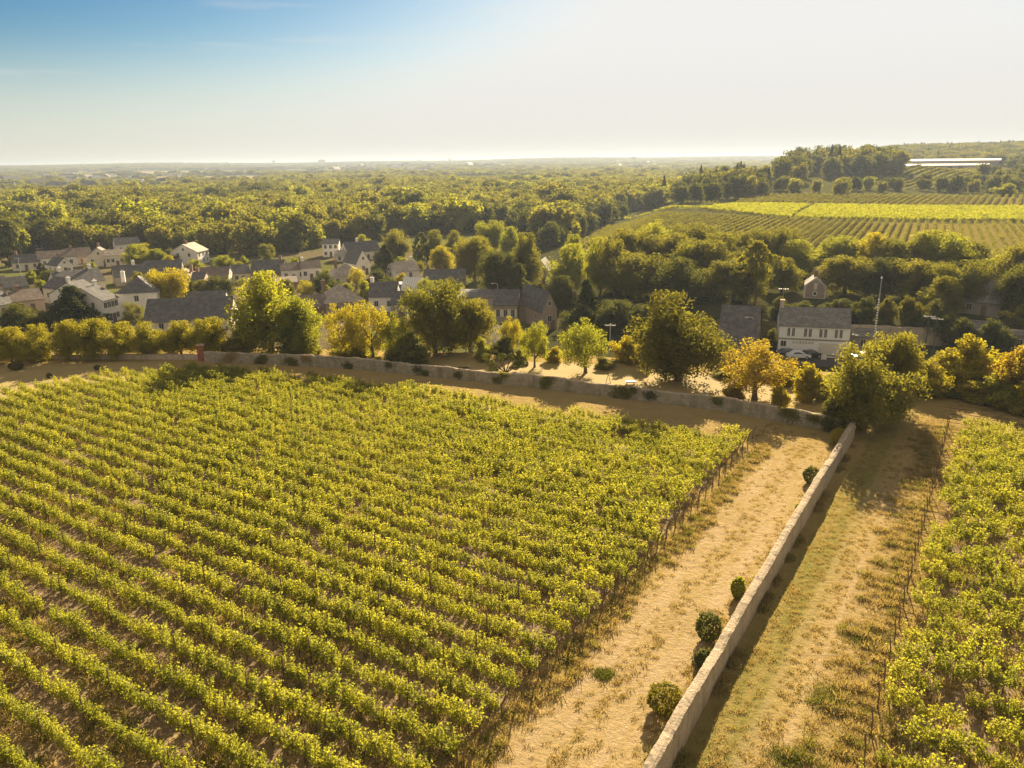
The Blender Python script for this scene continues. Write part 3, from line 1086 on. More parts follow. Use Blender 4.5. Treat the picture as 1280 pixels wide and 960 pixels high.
LP = [xy2rs(*p) for p in LEFT_V]
LPx = [p[0] for p in LP]; LPy = [p[1] for p in LP]
cand = []
g = np.random.default_rng(5)
for s in np.arange(-10.6, 104, 1.95):
    for r in np.arange(-122, -19.2, 1.12):
        rr, ss = r + g.uniform(-.12, .12), s + g.uniform(-.07, .07)
        x, y = rs2xy(rr, ss)
        if not inpoly(np.array([x]), np.array([y]), LEFT_V)[0]: continue
        if y < 6: continue
        # gaps where plants died
        gap = math.sin(rr * 0.31 + ss * 1.7) * math.sin(ss * 0.23 + rr * 0.05)
        if g.uniform() < (0.022 + (0.18 if gap > 0.84 else 0)): continue
        cand.append((x, y, 0, g.uniform(0.78, 1.12) * (1 + .08 * math.sin(rr * .13 + ss * .21)), s))
for s in np.arange(8.0, 92, 2.25):
    for r in np.arange(-2.0, 34, 1.15):
        r0 = -1.9 - s * 0.016
        rr, ss = r + g.uniform(-.12, .12), s + g.uniform(-.07, .07)
        if rr < r0: continue
        x, y = rs2xy(rr, ss)
        if y < 6 or g.uniform() < 0.13 + 0.2 * (math.sin(rr * .5 + ss * 1.1) > .8): continue
        cand.append((x, y, 1, g.uniform(0.7, 1.2), s))
cand = np.array(cand)
px, py = proj(cand[:, 0], cand[:, 1], np.full(len(cand), 1.1))
inview = (px > 6) & (px < 1274) & (py > 400) & (py < 953)
dd = np.hypot(np.hypot(cand[:, 0], cand[:, 1]), H)
dd = np.where(inview, dd, 1e6)
order = np.argsort(dd)
near = set(order[:300].tolist())
ROWAZ = math.radians(33)          # rows run square to the wall
restL, restR = [], []
for i, (x, y, fld, sc, s) in enumerate(cand):
    k = int(g.integers(0, NV))
    flip = math.pi if g.uniform() < 0.5 else 0
    rz = -math.radians(33) + flip + g.normal(0, 0.06)
    if i in near:
        root = empty('grapevine', (x, y, 0), rz)
        root.scale = (sc * 1.0, sc, sc * (1.02 if fld == 0 else 1.06))
        for nm, me in (('trunk', vine_t[k]), ('foliage', vine_f[k])):
            c = bpy.data.objects.new(nm, me); C.objects.link(c); c.parent = root
        if fld == 0:
            tag(root, 'leafy grapevine in the near rows of the walled vineyard left of the wall', 'grapevine', 'near grapevines of the walled vineyard')
        else:
            tag(root, 'sprawling bright grapevine in the near rows right of the mown track', 'grapevine', 'near grapevines right of the track')
    else:
        (restL if fld == 0 else restR).append((x, y, rz, sc, k))
for nm, rest, lab in (('grapevines', restL, 'dense rows of green grapevines filling the walled vineyard'), ('grapevines', restR, 'rows of green grapevines beyond the track at the right edge')):
    R_ = np.array(rest)
    D_ = np.hypot(R_[:, 0], R_[:, 1])
    P = np.stack([R_[:, 0], R_[:, 1], 0 * D_], -1)
    scatter(nm, P, R_[:, 2], np.stack([R_[:, 3]] * 3, -1), R_[:, 4],
            [protoobj('vine', vine_f[i]) for i in range(NV)], lab, 'grapevines')

# posts: at both sides of the track every row has an end post, with a few line posts inside
def post_mesh(h, r=0.045, lean=0.0):
    mb = MB()
    mb.tube([(0, 0, -0.1), (0, 0, h * 0.5), (lean, 0, h)], [r, r * 0.95, r * 0.85], 7)
    return mb.mesh('vine_post', M['wood'])


pm_line, pm_endL, pm_endR = post_mesh(1.75), post_mesh(1.6, 0.055, 0.35), post_mesh(1.6, 0.04, -0.12)
def post(me, x, y, label, group):
    o = bpy.data.objects.new('vine_post', me); C.objects.link(o)
    o.location = (x, y, 0); o.rotation_euler = (0, 0, -math.radians(33) + rnd.uniform(-.1, .1))
    tag(o, label, 'post', group)


for s in np.arange(-10.6, 78, 1.95):
    r_e = np.interp(s, [0, 40, 60, 79], [-19.6, -19.6, -20.2, -20.8])
    x, y = rs2xy(r_e + 0.25, s)
    if y > 24: post(pm_endL, x, y, 'leaning wooden end post of a vine row at the dirt track', 'end posts of the walled vineyard')
for s in np.arange(23.75, 92, 2.25):
    x, y = rs2xy(-2.3 - s * 0.016, s)
    post(pm_endR, x, y, 'leaning wooden end post of a vine row beside the mown track', 'end posts right of the mown track')
for s in np.arange(11.0, 40, 1.95):
    for r in np.arange(-70, -24, 6.5):
        x, y = rs2xy(r + rnd.uniform(-1, 1), s - 0.15 - (s - (-10.6)) % 1.95)
        qx, qy = proj(x, y, 1.0)
        if 0 < qx < 1280 and qy < 960 and y > 10:
            post(pm_line, x, y, 'thin upright wooden post standing inside a vine row', 'line posts of the walled vineyard')

# ------------------------------------------------------------------ grass tufts and weeds
def tuft_leaves(seed, n, h, spread):
    g = np.random.default_rng(seed)
    b = np.stack([g.normal(0, spread, n), g.normal(0, spread, n), np.zeros(n)], -1)
    tip = b + np.stack([g.normal(0, h * .55, n), g.normal(0, h * .55, n), g.uniform(.5, 1.1, n) * h], -1)
    a = g.uniform(0, 6.28, n)
    side = np.stack([np.cos(a), np.sin(a), 0 * a], -1) * 0.022
    return np.stack([b - side, b + side, tip + side * .3, tip - side * .3], 1)


def tufts(name, pts, scl, mats, h, label, cat='grass'):
    g = np.random.default_rng(len(pts))
    prot = []
    for i in range(4):
        prot.append(protoobj('tuft', quadmesh('tuft', tuft_leaves(200 + i, 26, h, 0.12), mats[i % len(mats)])))
    pts = np.asarray(pts)
    n = len(pts)
    s = g.uniform(0.5, 1.3, n) * scl
    scatter(name, pts, g.uniform(0, 6.28, n), np.stack([s, s, s], -1), g.integers(0, 4, n), prot, label, cat)


g = np.random.default_rng(77)
pts = []
for _ in range(9000):
    r, s = g.uniform(-20.5, -1.5), 16 + 78 * g.uniform() ** 1.3
    if -11.9 < r < -10.2: continue
    # less on the bare tracks
    bare = max(math.exp(-((r + 13.8) / 1.2) ** 2), math.exp(-((r + 16.8) / 1.1) ** 2), math.exp(-((r + 8.0) / .25) ** 2), math.exp(-((r + 6.35) / .25) ** 2))
    if g.uniform() < bare * 0.9: continue
    x, y = rs2xy(r, s)
    if y < 20: continue
    pts.append((x, y, 0))
tufts('dry_grass', pts, 0.8, [M['drygrass']] * 4, 0.14, 'short dry grass tufts on the tracks beside the wall')
pts = []
for _ in range(16000):
    r, s = g.uniform(-95, -19), g.uniform(8, 92)
    x, y = rs2xy(r, s)
    if not inpoly(np.array([x]), np.array([y]), LEFT_V)[0]: continue
    if math.sin(r * .6 + s) + math.sin(s * .9 - r * .2) < -0.5: continue
    pts.append((x, y, 0))
for _ in range(5000):
    r, s = g.uniform(-2.5, 28), g.uniform(20, 92)
    pts.append((*rs2xy(r, s), 0))
tufts('dry_grass', pts, 1.5, [M['drygrass'], M['drygrass'], M['drygrass'], M['greengrass']], 0.28, 'tall straw coloured weeds growing between the vine rows')

pts = []
for s in np.arange(16, 92, 1.12):
    L_ = g.uniform(0.6, 3.6)
    for q in range(int(6 * L_)):
        rr = -2.4 - s * .014 - g.uniform(0, L_)
        pts.append((*rs2xy(rr, s + g.normal(0, .13) + (rr + 3) * .1), 0))
for s in np.arange(12, 76, 0.98):
    L_ = g.uniform(0.5, 2.0)
    for q in range(int(8 * L_)):
        rr = -19.4 + g.uniform(0, L_)
        pts.append((*rs2xy(rr, s + g.normal(0, .13)), 0))
for _ in range(1500):
    s = g.uniform(18, 82)
    r = np.interp(s, [20, 41, 62, 83], [-10.6, -11.15, -11.55, -11.9])
    if math.sin(s * .7) + math.sin(s * 1.9 + 1) < .2: continue
    pts.append((*rs2xy(r + g.choice([-1, 1]) * (.34 + abs(g.normal(0, .16))), s), 0))
tufts('weeds', pts, 1.25, [M['drygrass'], M['drygrass'], M['drygrass'], M['greengrass']], 0.24, 'ragged dry weeds in ridges at the row ends and along the wall foot')

# ------------------------------------------------------------------ clipped bushes along the wall
def ball_bush(x, y, w, h, mat, label, seed, name='clipped_bush', group=None, z=0.0):
    g = np.random.default_rng(seed)
    n = 2600
    d = unit_dirs(n, g)
    cen = d * np.array([w / 2, w / 2, h / 2]) * g.uniform(0.86, 1.02, (n, 1)) + np.array([0, 0, h / 2])
    # lumpy outline
    cen *= (1 + 0.10 * np.sin(d[:, 0] * 9 + seed) * np.sin(d[:, 1] * 8 + seed * 2) * np.cos(d[:, 2] * 7))[:, None] * np.where(g.uniform(size=n) < .08, g.uniform(1.0, 1.13, n), 1)[:, None]
    cen[:, :2] *= (1 + 0.06 * np.sin(7 * np.arctan2(d[:, 1], d[:, 0]) + seed))[:, None]
    cen[:, 2] = np.maximum(cen[:, 2], 0.02)
    me = quadmesh(name, leafquads(cen, d + g.normal(size=d.shape) * .7, 0.10 * max(1, w / 2), g), mat)
    o = bpy.data.objects.new(name, me); C.objects.link(o)
    o.location = (x, y, z)
    tag(o, label, 'bush', group)
    return o


for i, (qx, qy, w, h, m, lab) in enumerate([
        (831, 889, 1.85, 1.5, 'hedge', 'rounded clipped bush with yellow-green top nearest the camera along the wall'),
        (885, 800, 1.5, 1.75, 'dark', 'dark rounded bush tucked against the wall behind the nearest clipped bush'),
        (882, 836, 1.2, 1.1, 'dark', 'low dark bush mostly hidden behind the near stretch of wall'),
        (922, 748, 0.9, 1.5, 'fresh', 'small yellow-green bush peeping over the middle of the wall'),
        (1014, 604, 1.5, 1.5, 'dark', 'dark round bush against the far half of the wall'),
        (1048, 556, 1.7, 1.7, 'yellow', 'golden topped round bush near the corner where the walls meet'),
        (1000, 640, 0.8, 0.7, 'fresh', 'tiny pale shrub at the foot of the wall, before the dark round bush')]):
    x, y, _ = at(qx, qy, 0)
    ball_bush(x, y, w, h, M[m], lab, 300 + i)

# tussocks of green grass on the mown track
def tussock(qx, qy, w, label):
    x, y, _ = at(qx, qy, 0)
    g = np.random.default_rng(int(qx))
    V = tuft_leaves(int(qx), 900, 0.16, w / 2.6)
    o = bpy.data.objects.new('grass_tussock', quadmesh('grass_tussock', V, M['greengrass'])); C.objects.link(o)
    o.location = (x, y, 0)
    tag(o, label, 'tussock')


tussock(755, 843, 0.7, 'small green grass tussock on the pale dirt track left of the wall')
tussock(1037, 872, 1.6, 'broad dark green tussock low on the mown track right of the wall')
tussock(1080, 798, 1.5, 'dark green grass patch right of the wheel ruts, upper one of two')
tussock(985, 948, 1.2, 'flat green grass patch at the bottom of the mown track')

# ------------------------------------------------------------------ garden lawn beyond the far wall and lawn at far left
g_l = [(-7, 101.6), (6, 96.3), (23.5, 87.7), (33, 81.0), (38, 88), (36, 97), (27, 101), (11, 107.5), (-5, 110.5), (-10, 109)]
sheet('lawn', g_l, 0.008, M['lawn'], 'sunlit dry garden lawn beyond the far wall', 'lawn')
l_l = [(-64.5, 91.5), (-54, 99.8), (-48.5, 105), (-52, 112.3), (-76, 112.0), (-110, 108), (-140, 90), (-140, 50), (-130, 53), (-88, 75.5)]
sheet('lawn', l_l, 0.006, M['lawn'], 'dry yellow lawn at the far left behind the vines', 'lawn')
# low wall and kerb line behind the left lawn
stone_wall('low_wall', [(-46.5, 113.2), (-60, 114.0), (-78, 115.2), (-110, 115.5)], 0.75, 0.35, 'low dark garden wall behind the left lawn under the trees', 1.0, jit=0.02, cat='low wall', cop=0.06)

# red pillar at the end of the far wall
def pillar():
    x, y, _ = at(251, 452, 0)
    root = empty('red_pillar', (x, y + 0.9, 0))
    b = MB(); b.box(-0.5, 0.5, -0.5, 0.5, 0, 2.35)
    for s in (-1, 1):
        b.box(s * 0.5 - 0.03, s * 0.5 + 0.03, -0.53, -0.47, 0, 2.4)
    b.box(-0.56, 0.56, -0.56, 0.56, -0.05, 0.18)
    for k in range(4): b.box(-0.4, 0.4, -0.515, -0.5, 0.3 + k * 0.5, 0.7 + k * 0.5)
    b.build('shaft', M['redpaint'], root)
    c = MB()
    c.box(-0.6, 0.6, -0.6, 0.6, 2.35, 2.5)
    c.solid([(-0.5, -0.5, 2.5), (0.5, -0.5, 2.5), (0.5, 0.5, 2.5), (-0.5, 0.5, 2.5), (0, 0, 2.75)], [(0, 1, 4), (1, 2, 4), (2, 3, 4), (3, 0, 4)])
    c.build('cap', M['pink'], root)
    tag(root, 'tall red square pillar with pale cap at the left end of the far wall', 'pillar')


pillar()

# A-frame stand and low things on the lawn
def a_frame():
    x, y, _ = at(760, 487, 0)
    root = empty('clothes_drying_frame', (x, y, 0), 0.15)
    a = MB()
    for s in (-1, 1): a.tube([(s * 0.5, 0, 0), (0.0, 0.0, 2.1)], [0.04, 0.035], 6)
    a.build('leg_pair', M['wood'], root)
    b = MB(); b.tube([(-0.7, 0, 2.12), (0.9, 0, 2.05)], [0.035, 0.035], 6)
    b.build('crossbar', M['wood'], root)
    tag(root, 'slender wooden A-frame with crossbar on the lawn behind the far wall', 'frame')


a_frame()


def boxy(name, qx, qy, w, d, h, mat, label, cat, z=0.0):
    x, y, zz = at(qx, qy)
    root = MB()
    root.box(-w / 2, w / 2, -d / 2, d / 2, h * 0.55, h)
    for sx in (-1, 1):
        root.box(sx * w / 2 * 0.8 - 0.05, sx * w / 2 * 0.8 + 0.05, -d / 2 * 0.9, d / 2 * 0.9, 0, h * 0.55)
    o = root.build(name, mat)
    o.location = (x, y, zz)
    tag(o, label, cat)


boxy('garden_bench', 603, 449, 1.3, 0.5, 0.5, M['whitemetal'], 'small white bench at the left end of the garden lawn', 'bench')
boxy('garden_bench', 788, 480, 1.2, 0.5, 0.4, M['whitemetal'], 'small white bench in the chestnut tree shadow on the lawn', 'bench')

# ------------------------------------------------------------------ foreground and garden trees
T('broadA', 330, 446, 343, 108, 'fresh', 'big bright green tree just behind the wall, right of the red pillar', D=123)
T('broadB', 378, 446, 372, 62, 'fresh', 'lower green tree leaning out of the big tree behind the wall', D=118)
T('looseA', 424, 452, 380, 50, 'yellow', 'slim yellow-green tree behind the wall, first right of the big green tree', D=114)
T('looseB', 462, 452, 378, 56, 'yellow', 'airy yellow tree behind the wall below the tan hipped roof', D=112)
T('looseA', 497, 455, 392, 46, 'fresh', 'small airy green tree behind the wall, left of the tall tree', D=111)
T('tall', 541, 458, 353, 80, 'broad', 'tall broad tree rising behind the wall at the middle of the garden edge', D=114)
T('dense', 586, 455, 374, 62, 'broad', 'dense dark tree at the right shoulder of the tall garden tree', D=118)
T('bush', 512, 458, 420, 60, 'broad', 'dark shrubbery at the foot of the tall garden tree', D=108, name='bush')
T('bush', 440, 455, 425, 60, 'fresh', 'bushy undergrowth below the airy yellow trees behind the wall', D=114.5, name='bush')
T('bush', 372, 452, 420, 60, 'broad', 'leafy shrub under the big green tree beside the wall', D=118, name='bush')
T('bush', 300, 448, 412, 50, 'broad', 'dark shrub between the red pillar and the big green tree', D=121, name='bush')
T('bush', 503, 462, 446, 26, 'fresh', 'small shrub spilling over the far wall, left one of two', D=108.5, name='bush')
T('bush', 530, 463, 450, 18, 'fresh', 'round shrub on top of the far wall, right one of two', D=107, name='bush')
T('bush', 470, 458, 446, 22, 'hedge', 'low scrub clinging to the far wall below the yellow trees', D=110.5, name='bush')
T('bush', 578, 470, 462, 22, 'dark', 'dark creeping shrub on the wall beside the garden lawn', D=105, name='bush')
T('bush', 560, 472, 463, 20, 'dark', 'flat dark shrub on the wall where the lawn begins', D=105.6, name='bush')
T('looseB', 668, 459, 403, 40, 'fresh', 'young green tree on the lawn with a bare dark trunk, left of the pair')
T('looseA', 733, 466, 401, 66, 'fresh', 'wide young green tree on the lawn, right of the pair')
T('looseA', 640, 450, 397, 36, 'yellow', 'yellow-green tree behind the lawn beside the small glasshouse', D=116)
T('bush', 628, 452, 418, 30, 'dark', 'dark clipped bush behind the lawn under the small glasshouse', D=111, name='bush')
T('bush', 605, 452, 422, 26, 'fresh', 'pale leafy bush at the left end of the lawn', D=110, name='bush')
T('bush', 694, 456, 434, 26, 'yellow', 'golden shrub between the two young lawn trees', D=109, name='bush')
T('bush', 652, 452, 436, 22, 'fresh', 'low golden-green shrub left of the young lawn tree', D=109, name='bush')
T('bush', 758, 465, 446, 30, 'broad', 'grey-green shrub right of the wide young lawn tree', D=106, name='bush')
T('bush', 782, 465, 418, 44, 'yellow', 'tall golden shrub left of the big rounded chestnut tree', D=110, name='bush')
T('bush', 806, 466, 424, 34, 'yellow', 'golden reed-like shrub touching the big rounded chestnut tree', D=108, name='bush')
T('round', 852, 476, 368, 118, 'chestnut', 'big rounded chestnut tree with dense crown at the edge of the lawn')
T('looseB', 948, 500, 430, 104, 'orange', 'spreading orange-yellow tree on the lawn left of the corner')
T('bush', 1012, 500, 452, 46, 'yellow', 'yellow bush between the orange tree and the corner tree', D=96, name='bush')
T('bush', 975, 505, 480, 26, 'yellow', 'small golden shrub at the foot of the orange-yellow tree', D=91.5, name='bush')
T('bush', 918, 500, 476, 30, 'orange', 'low orange shrub left of the orange tree trunk', D=93, name='bush')
T('round', 1088, 530, 432, 116, 'broad', 'big dense dark tree overhanging the wall corner', D=87)
T('dense', 1122, 520, 416, 66, 'broad', 'smaller dense tree behind the right shoulder of the corner tree', D=96)
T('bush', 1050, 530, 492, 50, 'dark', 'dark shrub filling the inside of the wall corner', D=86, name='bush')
for i, (px_, tp, w_, m_, D_, lab) in enumerate([
        (1165, 452, 64, 'yellow', 99, 'golden shrub right behind the smaller corner tree'),
        (1200, 440, 76, 'yellow', 104, 'tall golden thicket above the right vineyard, left of the round bush'),
        (1228, 421, 66, 'yellow', 107, 'rounded golden tree crown standing highest above the right thicket'),
        (1262, 440, 70, 'orange', 103, 'orange-tinged bush in the right thicket under the low roof'),
        (1296, 432, 80, 'orange', 101, 'orange-brown bush cut by the right edge of the thicket'),
        (1185, 482, 60, 'fresh', 101, 'shady front bush at the far end of the mown track'),
        (1222, 474, 66, 'yellow', 100.5, 'shady front bush directly above the far rows of the right vineyard'),
        (1262, 470, 64, 'fresh', 99, 'leafy front bush behind the right vineyard close to the edge'),
        (1300, 478, 64, 'yellow', 97, 'outermost front bush behind the right vineyard')]):
    T('bush', px_, 500, tp, w_, m_, lab, D=D_ + 4, name='bush')
for (px_, tp, w_, m_, D_, lab) in [(905, 462, 40, 'fresh', 104, 'green shrubbery between the chestnut and the orange-yellow tree'), (985, 458, 50, 'yellow', 103, 'tall golden shrubbery behind the orange-yellow tree'),
                                   (1035, 466, 44, 'fresh', 97, 'green shrub tucked left of the corner tree'), (935, 470, 36, 'yellow', 103, 'low golden shrub behind the orange-yellow tree'),
                                   (828, 440, 40, 'yellow', 113, 'golden shrub showing left behind the chestnut'), (886, 448, 36, 'fresh', 112, 'green shrub showing right behind the chestnut'), (710, 440, 44, 'fresh', 116, 'green shrubbery behind the wide young lawn tree')]:
    T('bush', px_, 500, tp, w_, m_, lab, D=D_, name='bush')
for (px_, tp, m_, D_, lab) in [(1345, 430, 'yellow', 104, 'golden thicket just beyond the right edge, nearest one'), (1395, 426, 'fresh', 104, 'green thicket beyond the right edge, middle one'), (1450, 424, 'yellow', 103, 'golden thicket beyond the right edge, farthest one')]:
    T('bush', px_, 500, tp, 84, m_, lab, D=D_, name='bush')
# row of pleached limes at the left
for i, (px_, tp, w_, m_) in enumerate([(-22, 408, 60, 'yellow'), (8, 409, 50, 'yellow'), (40, 404, 56, 'yellow'), (76, 402, 52, 'yellow'), (110, 399, 58, 'yellow'), (148, 401, 54, 'yellow'), (186, 404, 54, 'yellow'), (222, 402, 52, 'yellow'), (256, 396, 56, 'yellow')]):
    lab = ['lime tree of the clipped row running out past the left edge', 'clipped lime tree at the left edge of the row', 'clipped lime tree with golden top, second from the left edge', 'clipped golden lime tree, third from the left edge',
           'highest clipped lime tree in the left half of the row', 'clipped lime tree over the end of the left lawn', 'clipped lime tree below the white terrace houses',
           'clipped lime tree below the long dark barn roof', 'last clipped lime tree, right beside the red pillar'][i]
    T(['dense', 'broadA', 'round', 'broadB'][i % 4], px_, 446, tp + (i % 3) * 2 - 1, w_ * 0.9, 'lime', lab, 'clipped lime trees in a row behind the left lawn', name='lime_tree', D=124 + abs(i - 8) * 1.6)
for i, (qx, qy, w, h, lab) in enumerate([(21, 462, 1.9, 1.2, 'dark box-shaped shrub on the left lawn before the low wall'), (62, 472, 0.7, 0.6, 'tiny dark shrub alone in the middle of the left lawn'), (122, 462, 0.8, 0.6, 'tiny dark shrub on the left lawn near the vines')]):
    x, y, _ = at(qx, qy, 0)
    ball_bush(x, y, w, h, M['dark'], lab, 340 + i)


def topiary():
    x, y, _ = at(632, 466.5, 0)
    root = empty('cloud_pruned_tree', (x, y, 0)); root.scale = (1.4, 1.4, 1.1)
    st = MB()
    balls = [(-1.9, .2, 2.1, .46), (-1.4, -.1, 1.35, .42), (-1.2, 0, .55, .45), (-.35, 0, 2.1, .46), (-1.0, .5, 2.5, .3), (.6, .1, 2.1, .42), (1.15, -.1, 1.55, .48), (1.7, .1, 1.15, .55), (1.0, .6, .6, .4)]
    for i, (bx, by, bz, r) in enumerate(balls):
        st.tube([(0, 0, 0), (bx * .4, by * .4, bz * .45), (bx, by, bz)], [.07, .05, .03], 6)
    st.build('trunk', M['bark'], root)
    for i, (bx, by, bz, r) in enumerate(balls):
        g = np.random.default_rng(i + 900)
        d = unit_dirs(500, g)
        V = leafquads(d * r * g.uniform(.88, 1.0, (500, 1)), d + g.normal(size=d.shape) * .4, .1, g)
        o = bpy.data.objects.new('foliage_ball', quadmesh('foliage_ball', V, M['dark'])); C.objects.link(o)
        o.parent = root; o.location = (bx, by, bz)
    tag(root, 'cloud-pruned tree with nine foliage balls just behind the far wall', 'tree')


topiary()


# ivy patches hanging on the far wall
def on_wall(line, t):
    P = [Vector((p[0], p[1])) for p in line]
    L = [0.0]
    for a, b in zip(P, P[1:]): L.append(L[-1] + (b - a).length)
    d = t * L[-1]
    k = max(j for j in range(len(P) - 1) if L[j] <= d + 1e-6)
    return P[k].lerp(P[k + 1], (d - L[k]) / (L[k + 1] - L[k])), (P[k + 1] - P[k]).normalized()


g = np.random.default_rng(31)
t_ = 0.012
k_ = 0
while t_ < 0.985:
    w = float(g.choice([0.7, 1.0, 1.5, 2.1, 3.0])) * g.uniform(.8, 1.2)
    m = ['hedge', 'hedge', 'dark', 'drygrass', 'broad'][int(g.integers(0, 5))]
    p, d = on_wall(FAR_WALL, t_)
    n = int(330 * w)
    nb = max(1, int(w * 1.6))
    bl = g.integers(0, nb, n)
    bc = g.normal(0, w * .3, nb); bz = g.uniform(.35, 1.45, nb); bs = g.uniform(.2, .5, nb)
    a = bc[bl] + g.normal(0, 1, n) * bs[bl] * 1.1
    z = np.clip(bz[bl] + g.normal(0, 1, n) * bs[bl] * .8, 0.04, 1.7)
    nn = np.array([-d.y, d.x])
    if nn[1] > 0: nn = -nn
    o_ = 0.25 + g.uniform(0, .16, n)
    cen = np.stack([d.x * a + nn[0] * o_, d.y * a + nn[1] * o_, z], -1)
    V_ = leafquads(cen, np.tile(np.array([nn[0], nn[1], .5]), (n, 1)) + g.normal(size=(n, 3)) * .5, .13, g)
    o = bpy.data.objects.new('ivy_patch', quadmesh('ivy_patch', V_, M[m])); C.objects.link(o)
    o.location = (p.x, p.y, 0)
    tag(o, 'ivy and creeper patch hanging on the shaded face of the far wall', 'ivy', 'creeper patches on the far wall')
    t_ += (w * .9 + g.uniform(1.5, 9)) / 92.0

# ------------------------------------------------------------------ houses
HOUSES = []


def frame_local(qx, qy, wpx, yaw, D=None):
    if D is None:
        x, y, z = at(qx, qy)
    else:
        d = ray(qx, qy); hn = math.hypot(d[0], d[1])
        x, y = D * d[0] / hn, D * d[1] / hn; z = tz1(x, y)
    w = wpx / F * depth(x, y, z) / max(0.4, math.cos(math.radians(yaw)))
    return x, y, z, w


def window(root, x, y, z, w, h, axis='y', sgn=-1, shutters=None, frame='frame', arch=False):
    """window proud of the wall; axis y = on a face looking along y"""
    def put(mb, a0, a1, z0, z1, d0, d1):
        if axis == 'y':
            y0, y1 = sorted((y + sgn * d0, y + sgn * d1)); mb.box(x + a0, x + a1, y0, y1, z0, z1)
        else:
            x0, x1 = sorted((x + sgn * d0, x + sgn * d1)); mb.box(x0, x1, y + a0, y + a1, z0, z1)
    t = 0.07
    f = MB()
    put(f, -w / 2 - t, w / 2 + t, z - h / 2 - t, z - h / 2, 0.0, 0.07)
    put(f, -w / 2 - t, w / 2 + t, z + h / 2, z + h / 2 + t, 0.0, 0.06)
    for s in (-1, 1):
        a0, a1 = sorted((s * w / 2, s * (w / 2 + t)))
        put(f, a0, a1, z - h / 2, z + h / 2, 0.0, 0.06)
    put(f, -0.03, 0.03, z - h / 2, z + h / 2, 0.03, 0.055)
    fo = f.build('window', M[frame], root)
    p = MB(); put(p, -w / 2, w / 2, z - h / 2, z + h / 2, 0.0, 0.028)
    po = p.build('pane', M['glass'], fo)
    if shutters:
        for s in (-1, 1):
            sh = MB()
            a0, a1 = sorted((s * (w / 2 + t + 0.02), s * (w / 2 + t + w * 0.5)))
            put(sh, a0, a1, z - h / 2, z + h / 2, 0.0, 0.05)
            sh.build('shutter', M[shutters], fo)
    return fo


